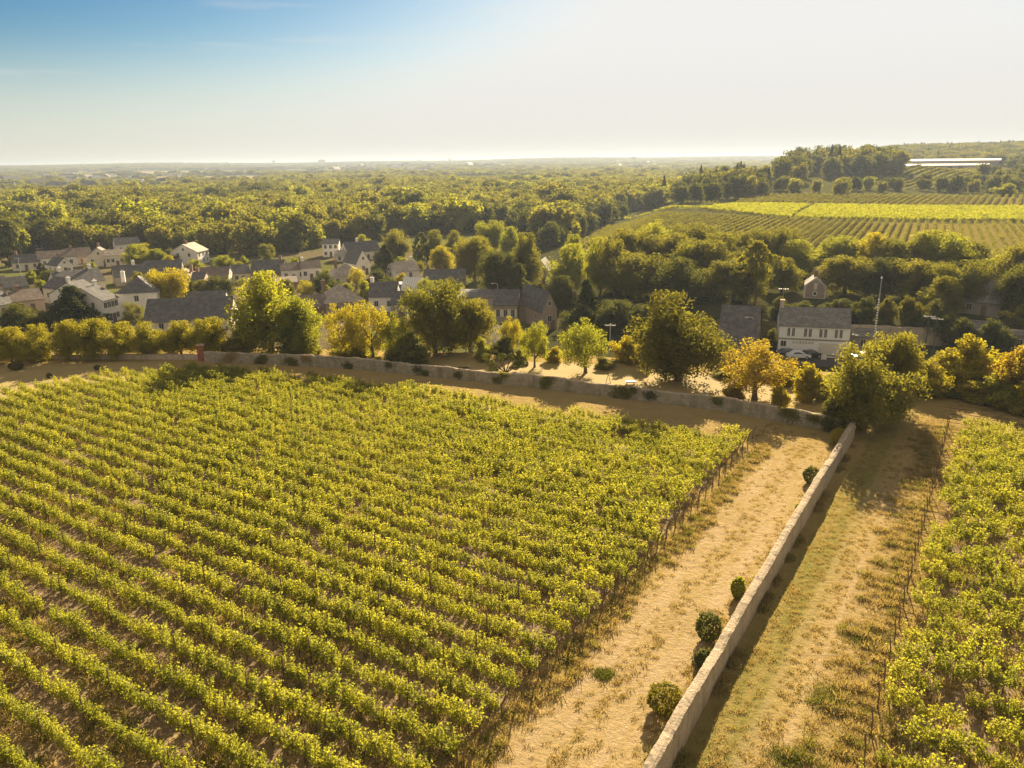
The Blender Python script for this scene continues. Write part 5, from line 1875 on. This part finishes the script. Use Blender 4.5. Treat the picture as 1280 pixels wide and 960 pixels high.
T('looseB', 164, 407, 377, 28, 'broad', 'small garden tree in front of the blank wall of the hipped house')
T('tall', 207, 388, 336, 48, 'yellow', 'golden tree glowing right of the hipped slate roof')
T('broadA', 170, 336, 306, 36, 'fresh', 'round yellow-green tree, left of the pair behind the slate roofs')
T('broadB', 192, 335, 311, 30, 'fresh', 'round yellow-green tree, right of the pair behind the slate roofs')
T('bush', 212, 331, 311, 24, 'hedge', 'olive hedge left of the bright brick villa', name='bush')
T('broadB', 240, 346, 325, 30, 'fresh', 'yellow-green bush-like tree under the bright brick villa')
T('broadA', 237, 373, 351, 24, 'dark', 'dark round tree left of the little pink house')
T('dense', 272, 376, 346, 36, 'dark', 'dark dense tree right of the little pink house')
T('bush', 265, 378, 360, 26, 'fresh', 'bright bush before the dark dense tree by the barn', name='bush')
T('broadB', 282, 340, 319, 30, 'fresh', 'yellow-green round tree left of the brick gabled slate house')
T('broadA', 297, 350, 327, 30, 'broad', 'olive round tree behind the big bright tree')
T('looseA', 380, 376, 350, 26, 'yellow', 'vivid yellow little tree in the centre-left gardens')
T('broadA', 406, 371, 341, 36, 'dark', 'grey-green round tree before the hipped tan roof')
T('column', 408, 382, 357, 17, 'fresh', 'pale green pointed tree left of the brick chimney')
T('looseA', 444, 362, 334, 24, 'yellow', 'golden-green tree rising right beside the broad tan roof')
T('bush', 458, 377, 350, 26, 'fresh', 'yellow-green bush behind the two-window white house', name='bush')
T('conifer', 480, 348, 306, 36, 'conifer', 'dark conifer with lit right side beside the steep white gable')
T('bush', 474, 364, 338, 44, 'dark', 'dark thicket under the conifer behind the greenhouse', name='bush')
T('conifer', 436, 334, 313, 12, 'conifer', 'small dark spire tree before the white gabled house')
T('broadA', 453, 312, 293, 18, 'fresh', 'small bright dome shaped tree behind the white gabled house')
T('bush', 506, 345, 321, 32, 'fresh', 'yellow-green low tree above the half hidden cottage', name='bush')
for (kx, b, t, w, m, k, lab) in [(495, 329, 287, 36, 'broad', 'tall', 'tall round tree behind the conifer, first of the line'), (526, 330, 291, 22, 'dark', 'column', 'narrow dark tree in the line behind the cottage'),
                                 (541, 329, 288, 30, 'broad', 'broadA', 'round olive tree right of the narrow dark tree'), (556, 345, 308, 36, 'yellow', 'broadB', 'yellowish tree above the long dark roofed hall'),
                                 (568, 322, 288, 28, 'broad', 'broadA', 'domed tree at the forest edge above the hall'), (592, 352, 296, 48, 'broad', 'dense', 'big domed tree right behind the dark hall'),
                                 (612, 318, 276, 34, 'fresh', 'tall', 'tall light tree of the central grove, upper left'), (640, 324, 284, 36, 'fresh', 'broadA', 'light tree of the central grove, upper right'),
                                 (655, 366, 293, 46, 'broad', 'broadB', 'tree with lit crown left of the small stone house'), (625, 374, 314, 56, 'dark', 'dense', 'dark domed tree over the long tan shed'),
                                 (648, 378, 330, 40, 'dark', 'cedar', 'dark cedar beside the domed tree over the shed'), (676, 376, 352, 30, 'dark', 'bush', 'shady scrub in front of the small stone house'),
                                 (700, 384, 345, 40, 'dark', 'broadA', 'dark tree right of the small stone house'), (712, 370, 306, 54, 'fresh', 'broadA', 'bright golden-green tree right of the small stone house'),
                                 (718, 340, 294, 30, 'fresh', 'broadB', 'light tree peeping over the bright golden-green tree'), (733, 408, 350, 44, 'conifer', 'cedar', 'tiered grey cedar left of the hillside wood'),
                                 (725, 414, 380, 50, 'dark', 'bush', 'dark thicket right of the brownish gable'), (765, 414, 376, 56, 'dark', 'dense', 'dark thicket at the foot of the hillside wood'),
                                 (800, 410, 382, 50, 'dark', 'broadB', 'shaded tree above the golden shrubs'), (740, 392, 366, 16, 'fresh', 'bush', 'small tree in the shade by the cedar')]:
    T(k, kx, b, t, w, m, lab, name='bush' if k == 'bush' else None)
# more garden trees and shrubs among the village houses
g = np.random.default_rng(72)
nv = 0
while nv < 64:
    qx_, qy_ = g.uniform(5, 600), g.uniform(316, 398)
    if qy_ < np.interp(qx_, [0, 300, 600], [318, 318, 300]): continue
    x, y, z = at(qx_, qy_)
    if any((x - a) ** 2 + (y - b) ** 2 < (w_ * .62 + 2) ** 2 for a, b, w_ in HOUSES): continue
    if any((x - a) ** 2 + (y - b) ** 2 < 16 for a, b, c in TREES): continue
    h = g.uniform(2.2, 6.0); k_ = ['bush', 'broadA', 'broadB', 'dense', 'looseA'][int(g.integers(0, 5))]
    zone = 'left' if qx_ < 200 else ('middle' if qx_ < 400 else 'right')
    tree_at('bush' if k_ == 'bush' else 'garden_tree', x, y, z, h * g.uniform(.8, 1.25), h, k_, M[['broad', 'dark', 'fresh', 'dark', 'yellow'][int(g.integers(0, 5))]],
            'small garden greenery between the houses in the %s third of the village' % zone, 'bush' if k_ == 'bush' else 'tree', 'garden greenery, %s of the village' % zone, parts=k_ != 'bush')
    nv += 1
# hillside wood band under the vineyard
band = [(752, 298, 205, 34, 'fresh', 'broadA'), (770, 300, 200, 44, 'broad', 'broadB'), (792, 288, 215, 46, 'broad', 'dense'), (822, 276, 232, 40, 'fresh', 'looseA'), (836, 292, 222, 54, 'dark', 'dense'),
        (866, 280, 236, 52, 'broad', 'tall'), (880, 300, 206, 56, 'dark', 'dense'), (905, 292, 216, 50, 'broad', 'broadA'), (930, 290, 228, 52, 'broad', 'broadB'), (968, 284, 232, 44, 'dark', 'tall'),
        (800, 318, 190, 60, 'dark', 'dense'), (850, 322, 184, 64, 'dark', 'broadA'), (920, 326, 186, 62, 'dark', 'dense'), (980, 322, 200, 40, 'dark', 'broadB'),
        (1000, 300, 226, 50, 'fresh', 'broadA'), (1035, 302, 232, 46, 'fresh', 'broadB'), (1066, 296, 236, 44, 'fresh', 'tall'), (1098, 292, 230, 42, 'yellow', 'broadA'), (1128, 300, 226, 50, 'broad', 'dense'),
        (1160, 288, 232, 60, 'fresh', 'broadB'), (1192, 292, 226, 56, 'fresh', 'tall'), (1225, 304, 232, 48, 'broad', 'broadA'), (1262, 310, 222, 62, 'fresh', 'broadB'), (1296, 306, 216, 60, 'broad', 'dense'),
        (1060, 322, 200, 54, 'dark', 'dense'), (1110, 324, 198, 56, 'dark', 'broadB'), (1160, 326, 196, 60, 'dark', 'dense'), (1205, 326, 190, 50, 'broad', 'tall'), (1285, 330, 190, 56, 'dark', 'dense'), (1180, 346, 182, 40, 'dark', 'broadA'), (1345, 308, 220, 60, 'broad', 'broadA'), (1390, 312, 214, 60, 'fresh', 'dense'), (1440, 316, 212, 60, 'dark', 'broadB'), (1340, 336, 190, 56, 'dark', 'dense'), (1400, 340, 188, 56, 'dark', 'broadA')]
for (kx, t, D_, w, m, k) in band:
    side = 'left' if kx < 990 else 'right'
    T(k, kx, 0, t, w * 1.28, {'dark': 'dark' if kx % 4 else 'broad'}.get(m, m), 'leafy tree of the hillside wood below the vineyard slope, %s half of the band' % side, 'trees of the hillside wood, %s half' % side, D=D_)
T('pine', 950, 395, 302, 62, 'broad', 'flat topped pine with two bare pale trunks above the slate barn', D=176)
T('pine', 938, 395, 320, 40, 'dark', 'second smaller pine left of the flat topped pine', D=180)
for (kx, t, D_, w, m, lab) in [(980, 372, 172, 34, 'dark', 'dark clipped bush left of the small brick house'), (1010, 378, 168, 44, 'dark', 'dark hedge mound between the inn roof and brick house'), (1045, 374, 170, 50, 'dark', 'dark hedge mound right below the brick house'),
                               (1080, 372, 172, 40, 'dark', 'shady bush left of the pegged pole'), (1112, 372, 173, 30, 'hedge', 'domed bush right of the pegged pole'), (1140, 370, 174, 36, 'hedge', 'domed bush with lit top further right of the pegged pole'),
                               (1175, 376, 172, 44, 'dark', 'dark bush above the twin green poles'), (1200, 396, 168, 50, 'dark', 'dark shrub below the grey farmhouse'), (1245, 398, 168, 46, 'dark', 'dark shrub right of the grey farmhouse'), (1275, 380, 178, 40, 'broad', 'olive shrub right above the long low building'),
                               (968, 412, 157, 28, 'hedge', 'light shrub between the street lamp and the inn')]:
    T('bush', kx, 0, t, w, m, lab, D=D_, name='bush')

# trees and thickets on the hill: slope left of the vineyards, knolls, lanes
hill = []
g = np.random.default_rng(41)
def wood(poly, D0, D1, n, hmin, hmax, mats, kinds, label, group, conif=0.0, seed=0):
    """a countable wood: trees stand where their outline in the view and the distance band say"""
    g = np.random.default_rng(seed)
    k = 0
    tries = 0
    xs = [p[0] for p in poly]; ys = [p[1] for p in poly]
    while k < n and tries < n * 80:
        tries += 1
        qx, qy = g.uniform(min(xs), max(xs)), g.uniform(min(ys), max(ys))
        if not inpoly(np.array([qx]), np.array([qy]), poly)[0]: continue
        try: x, y, z = at(qx, qy)
        except ValueError: continue
        D_ = math.hypot(x, y)
        if not (D0 < D_ < D1): continue
        if any((x - a) ** 2 + (y - b) ** 2 < (0.33 * (hmin)) ** 2 for a, b, c in TREES[-n:]): continue
        h = g.uniform(hmin, hmax)
        kd = 'farcon' if g.uniform() < conif else kinds[g.integers(0, len(kinds))]
        w = h * (g.uniform(.75, 1.05) if kd != 'farcon' else .42)
        if kd == 'farcon': h *= 1.25
        tree_at('conifer_tree' if kd == 'farcon' else 'woodland_tree', x, y, z - .3, w, h, kd, M['conifer'] if kd == 'farcon' else M[mats[g.integers(0, len(mats))]], label, 'tree', group, parts=False)
        k += 1
    return k


wood([(668, 270), (745, 262), (800, 258), (795, 268), (760, 280), (722, 300), (690, 312), (670, 300)], 230, 800, 40, 9, 14, ['dark', 'broad', 'dark'], ['farA', 'farB', 'farC'],
     'dark woodland tree on the slope left of the hill vineyards', 'trees on the slope left of the hill vineyards', seed=1, conif=.1)
wood([(820, 252), (838, 238), (870, 226), (930, 222), (962, 232), (958, 246), (920, 252), (860, 258)], 300, 1200, 44, 11, 15, ['dark', 'dark', 'broad'], ['farA', 'farB', 'farC'],
     'tree of the dark wood left of the upper vineyard rows', 'trees of the dark wood at the head of the vineyards', conif=.15, seed=2)
wood([(970, 226), (985, 205), (1020, 196), (1060, 193), (1110, 195), (1128, 208), (1125, 222), (1000, 228)], 500, 1200, 52, 14, 19, ['dark', 'dark', 'broad'], ['farA', 'farB', 'farC'],
     'tree of the dark hilltop wood standing against the sky left of the hangar', 'trees of the dark hilltop wood', conif=.07, seed=3)
wood([(960, 245), (972, 236), (1040, 234), (1110, 236), (1140, 242), (1120, 245)], 400, 900, 18, 7, 10, ['broad', 'fresh', 'dark'], ['farA', 'farB'],
     'hedgerow tree between the upper vineyard and the hilltop wood', 'hedgerow trees between the vineyards', seed=4)
wood([(1150, 243), (1140, 236), (1175, 228), (1195, 234), (1215, 230), (1235, 218), (1285, 214), (1300, 242)], 350, 1200, 26, 8, 12, ['broad', 'dark', 'dark'], ['farA', 'farB', 'farC'],
     'dark tree of the thicket around the tiny grey hillside house', 'trees around the tiny grey hillside house', seed=5)
T('bush', 1257, 245, 229, 30, 'fresh', 'lone pale round bush at the top of the upper vineyard', name='bush')

# ------------------------------------------------------------------ forest in the valley
g = np.random.default_rng(99)
hx = np.array([h[0] for h in HOUSES]); hy = np.array([h[1] for h in HOUSES])
fx, fy = [], []
def ring_pts(D0, D1, sp, a0=-37, a1=24):
    out = []
    D = D0
    while D < D1:
        da = sp / D
        for a in np.arange(math.radians(a0), math.radians(a1), da):
            aa = a + g.uniform(-.4, .4) * da; dd_ = D + g.uniform(-.4, .4) * sp
            out.append((dd_ * math.sin(aa), dd_ * math.cos(aa)))
        D += sp * .9
    return out


pts = np.array(ring_pts(330, 1000, 12.0) + ring_pts(1000, 1900, 13, -37, 34) + ring_pts(1900, 3000, 22, -37, 36))
x, y = pts[:, 0], pts[:, 1]
z = tz(x, y)
D = np.hypot(x, y)
qx, qy = proj(x, y, z + 3)
# edge of the forest against the village, as a line in plan through points of its outline
edge = np.interp(qx, [-60, 0, 60, 150, 250, 330, 420, 480, 560, 640, 700, 760, 860, 1000], [322, 312, 306, 306, 308, 312, 300, 292, 284, 280, 300, 262, 250, 225])
keep = (qy < edge)
# the hill side stays free: fields
for poly in (LOWER_ROWS, GOLD_A, GOLD_B, UPPER_ROWS, SLOPE_ROWS):
    keep &= ~inpoly(x, y, poly)
bx = np.interp(y, [0, 295, 412, 600, 900, 1500, 2500, 6000], [12, 20, 50, 105, 225, 560, 1250, 3600])
keep &= x < bx + 12
# clearings with scattered fields far out
cl = np.sin(x * .006 + 2) * np.cos(y * .004 + x * .002)
keep &= ~((D > 1150) & (cl > .62)) & ~((D > 1900) & (np.sin(x * .0041 + 1.3 * np.sin(y * .0023)) * np.cos(y * .0061 + x * .001) > .1))
keep &= ~((D > 1500) & (qx < 330) & (g.uniform(size=len(x)) < 0.55)) & ~((D > 1250) & (qx < 330) & (g.uniform(size=len(x)) < 0.6))
# some more trees inside the village gaps are placed by hand above
x, y, z, D, qx, qy = [a[keep] for a in (x, y, z, D, qx, qy)]
n = len(x)
hgt = np.where(D < 1000, g.uniform(9.5, 16, n), g.uniform(8, 14, n))
big = g.uniform(size=n) < .06
hgt = np.where(big, hgt * 1.3, hgt)
wd = hgt * g.uniform(.95, 1.3, n)
wd = np.where(D > 1900, wd * 2.0, np.where(D > 1000, wd * 1.35, wd))
mi = np.where(np.sin(x * .021 + 1) + np.cos(y * .017) + g.normal(0, .8, n) > .9, 1, 0)
mi = np.where(g.uniform(size=n) < .13, 2, mi)
kk = g.integers(0, 4, n)
order = np.argsort(D)
FM = ['broad', 'dark', 'fresh']
NIND = 110
for i in order[:NIND]:
    zone = ['above the left village', 'above the village centre', 'left of the hill vineyards'][0 if qx[i] < 270 else (1 if qx[i] < 560 else 2)]
    tree_at('forest_tree', x[i], y[i], z[i] - .3, wd[i], hgt[i], ['farA', 'farB', 'farC', 'farD'][kk[i]], M[FM[mi[i]]],
            'leafy tree on the near edge of the valley forest ' + zone, 'tree', 'forest edge trees ' + zone, parts=False)
r_ = order[NIND:]
prot = []
for m_ in FM:
    for kf in ('farA', 'farB', 'farC', 'farD'):
        prot.append(protoobj('forest', proto(kf)[0], M[m_]))
scatter('forest', np.stack([x[r_], y[r_], z[r_] - .5], -1), g.uniform(0, 6.28, len(r_)), np.stack([wd[r_], wd[r_], hgt[r_]], -1), mi[r_] * 4 + kk[r_], prot,
        'broad green forest filling the valley to the far hills', 'forest')
print('forest', len(r_))

# far wooded hills on the skyline
pts = np.array(ring_pts(3000, 7600, 62, -38, 34))
x, y = pts[:, 0], pts[:, 1]
hills_d = np.hypot(x, y)
k2 = (np.sin(x * .0021 + 1) + np.cos(y * .0031 + x * .0007) + g.normal(0, .6, len(x)) > -.35) | (hills_d > 6000)
x, y = x[k2], y[k2]; z = tz(x, y); n = len(x)
wd = g.uniform(60, 100, n); hgt = g.uniform(9, 15, n)
scatter('far_woods', np.stack([x, y, z - 1], -1), g.uniform(0, 6.28, n), np.stack([wd, wd, hgt], -1), g.integers(0, 2, n),
        [protoobj('far', proto('farB')[0], M['dark']), protoobj('far', proto('farA')[0], M['broad'])], 'hazy woods covering the far hills along the skyline', 'woods')
# right skyline hill woods
pts = []
for _ in range(5200):
    a = math.radians(g.uniform(19, 38)); D_ = g.uniform(980, 2300)
    pts.append((D_ * math.sin(a), D_ * math.cos(a)))
pts = np.array(pts); x, y = pts[:, 0], pts[:, 1]; z = tz(x, y)
bx = np.interp(y, [0, 900, 1500, 2500], [20, 250, 600, 1250])
k2 = (x > bx - 40)
qx, qy = proj(x, y, z)
k2 &= ~((np.hypot(x, y) < 1010)) & ~((np.hypot(x, y) < 1170) & (qx > 1085) & (qx < 1270))
x, y, z = x[k2], y[k2], z[k2]; n = len(x)
hgt = g.uniform(8, 15, n); wd = hgt * g.uniform(1.2, 1.8, n)
ii = g.integers(0, 2, n)
con = g.uniform(size=n) < .015
wd = np.where(con, 8, wd); hgt = np.where(con, 17, hgt); ii = np.where(con, 2, ii)
scatter('hill_woods', np.stack([x, y, z - .5], -1), g.uniform(0, 6.28, n), np.stack([wd, wd, hgt], -1), ii,
        [protoobj('hw', proto('farB')[0], M['dark']), protoobj('hw', proto('farA')[0], M['broad']), protoobj('hw', proto('farcon')[0], M['conifer'])], 'dark woods on the hill behind the hangar', 'woods')

# ------------------------------------------------------------------ hill vineyards
def hill_rows(name, poly, azdeg, spacing, along, size, label, mat, hfac=1.0):
    a = math.radians(azdeg)
    u = np.array([math.sin(a), math.cos(a)]); v = np.array([math.cos(a), -math.sin(a)])
    P = np.array(poly); c = P.mean(0)
    ext = np.abs(P - c).max() * 1.5
    S, R_ = np.meshgrid(np.arange(-ext, ext, spacing), np.arange(-ext, ext, along))
    S, R_ = S.ravel(), R_.ravel()
    R_ = R_ + g.uniform(-.3, .3, len(R_)) * along
    X = c[0] + v[0] * S + u[0] * R_; Y = c[1] + v[1] * S + u[1] * R_
    k = inpoly(X, Y, poly) & (g.uniform(size=len(X)) > .04)
    X, Y = X[k], Y[k]; n = len(X)
    z = tz(X, Y)
    sc = g.uniform(.85, 1.15, n) * size
    prot = [protoobj('hv', quadmesh('hv', vine_leaves(120 + i, 70, 0.36, .8, .22), M[mat])) for i in range(3)]
    scatter(name, np.stack([X, Y, z], -1), np.full(n, math.pi / 2 - a) + np.where(g.uniform(size=n) < .5, math.pi, 0), np.stack([sc * along / 1.5, sc, sc * hfac], -1), g.integers(0, 3, n), prot, label, 'grapevines')
    print(name, n)


hill_rows('hill_vineyard', LOWER_ROWS, 28, 2.9, 1.6, 1.0, 'fanning vine rows on the slope above the hillside wood', 'hillvine')
hill_rows('hill_vineyard', GOLD_A, 74, 2.0, 1.9, 1.05, 'golden vineyard strip left of the diagonal path', 'fresh')
hill_rows('hill_vineyard', GOLD_B, 74, 2.0, 1.9, 1.05, 'golden vineyard strip right of the diagonal path', 'fresh')
hill_rows('hill_vineyard', UPPER_ROWS, 33, 3.6, 2.2, 1.3, 'dark lined vine rows along the upper edge of the hill', 'hillvine')
hill_rows('hill_vineyard', SLOPE_ROWS, 38, 6.0, 3.6, 1.9, 'striped vine rows on the slope below the hangar', 'hillvine')

# ------------------------------------------------------------------ far landmarks on the skyline
def water_tower(px_, top, D_, wpx, label):
    d = ray(px_, top); hn = math.hypot(d[0], d[1])
    x, y = D_ * d[0] / hn, D_ * d[1] / hn; z = tz1(x, y)
    h = H + D_ * d[2] / hn - z; w = wpx / F * depth(x, y, z)
    root = empty('water_tower', (x, y, z))
    s = MB(); s.tube([(0, 0, -2), (0, 0, h * .7)], [w * .22, w * .17], 10); s.build('shaft', M['grey'], root)
    t = MB(); t.tube([(0, 0, h * .66), (0, 0, h * .8), (0, 0, h * .97), (0, 0, h)], [w * .18, w * .5, w * .5, w * .3], 12); t.build('tank', M['grey'], root)
    tag(root, label, 'water tower')


water_tower(283, 202.5, 6800, 4, 'small water tower on the left skyline, leftmost of the skyline towers')
water_tower(342, 200.5, 6500, 5, 'mushroom water tower on the skyline left of the flat block')
water_tower(524, 199.5, 6600, 4, 'small skyline water tower right of the thin mast')
water_tower(562, 198, 6400, 4, 'skyline water tower right of centre-left')
water_tower(628, 205, 3300, 10, 'pale goblet shaped water tower standing below the skyline')


def block(px_, top, D_, wpx, label, name='tower_block', mat='grey', d_=18, fl=6):
    d = ray(px_, top); hn = math.hypot(d[0], d[1])
    x, y = D_ * d[0] / hn, D_ * d[1] / hn; z = tz1(x, y)
    h = H + D_ * d[2] / hn - z; w = wpx / F * depth(x, y, z)
    root = empty(name, (x, y, z), -math.atan2(x, y))
    b = MB(); b.box(-w / 2, w / 2, 0, d_, -3, h * .86); b.box(-w * .22, w * .3, 2, d_ - 2, h * .86, h); b.build('wall', M[mat], root)
    r = MB(); r.box(-w / 2 - .5, w / 2 + .5, -.5, d_ + .5, h * .86 + .05, h * .89); r.build('roof', M['slate'], root)
    for k in range(fl):
        q = MB(); zz = h * .86 * (k + .35) / fl; q.box(-w * .45, w * .45, -.3, -.01, zz, zz + h * .86 / fl * .45); q.build('window_band', M['glass'], root)
    tag(root, label, 'tower block')


block(402, 199.5, 6600, 9, 'dark flat topped block on the skyline right of the mushroom water tower')
block(562 + 55, 207, 3600, 30, 'long pale building under the skyline left of the goblet tower', mat='white', fl=2)
block(540, 207.5, 3700, 22, 'long low pale building below the skyline towers', mat='white', fl=2)
block(792, 196, 5200, 6, 'small dark block on the skyline over the far town')


def mast(px_, top, D_, label, lat=3.0):
    d = ray(px_, top); hn = math.hypot(d[0], d[1])
    x, y = D_ * d[0] / hn, D_ * d[1] / hn; z = tz1(x, y)
    h = H + D_ * d[2] / hn - z
    mb = MB()
    for k in range(3):
        a = 2 * math.pi * k / 3
        mb.tube([(lat * math.cos(a), lat * math.sin(a), -2), (.5 * math.cos(a), .5 * math.sin(a), h)], [.7, .5], 4)
    for k in range(8):
        t = k / 8; rr = lat * (1 - t) + .5 * t
        for q in range(3):
            a, b = 2 * math.pi * q / 3, 2 * math.pi * (q + 1) / 3
            mb.tube([(rr * math.cos(a), rr * math.sin(a), h * t), (rr * math.cos(b), rr * math.sin(b), h * (t + .125))], [.3, .3], 3)
    o = mb.build('radio_mast', M['grey']); o.location = (x, y, z)
    tag(o, label, 'mast')


mast(445, 196, 6500, 'thin tall mast on the skyline right of the flat block')
mast(103, 204, 7000, 'thin mast on the far left skyline, right one of two')
mast(42, 205, 7000, 'thin mast on the far left skyline, left one of two')

# far town: small pale buildings
g = np.random.default_rng(123)
th = MB(); th.box(-6, 6, 0, 9, -2, 6); town_wall = th.mesh('wall', M['white'])
tr_ = MB(); tr_.solid([(-6.5, -.5, 6), (6.5, -.5, 6), (6.5, 9.5, 6), (-6.5, 9.5, 6), (-6.5, 4.5, 9.5), (6.5, 4.5, 9.5)], [(0, 1, 5, 4), (2, 3, 4, 5), (1, 2, 5), (3, 0, 4), (0, 3, 2, 1)])
town_roof = tr_.mesh('roof', M['tanroof'])
def town(qx, D_, s, label, group, roofm=None):
    d = ray(qx, 205); hn = math.hypot(d[0], d[1])
    x, y = D_ * d[0] / hn, D_ * d[1] / hn
    root = empty('town_house', (x, y, tz1(x, y)), g.uniform(-1.2, 1.2)); root.scale = (s * g.uniform(.8, 1.8), s, s)
    for nm, me in (('wall', town_wall), ('roof', town_roof)):
        c = bpy.data.objects.new(nm, me); C.objects.link(c); c.parent = root
        if nm == 'roof': setmat(c, M[['tanroof', 'slate', 'whitemetal', 'greyroof'][int(g.integers(0, 4))]])
    tag(root, label, 'house', group)


for _ in range(95):
    town(g.normal(790, 55), g.uniform(2900, 4600), g.uniform(.8, 1.4), 'pale far house of the distant town under the skyline, right of the goblet water tower', 'houses of the distant town')
for _ in range(30):
    town(g.uniform(400, 640), g.uniform(2600, 4200), g.uniform(1.3, 2.4), 'pale far building in the valley left of the goblet water tower', 'far buildings in the middle distance')
for _ in range(45):
    town(g.uniform(-10, 220), g.uniform(1300, 2900), g.uniform(.9, 1.8), 'pale far building on the plain at the far left', 'far buildings on the left plain')
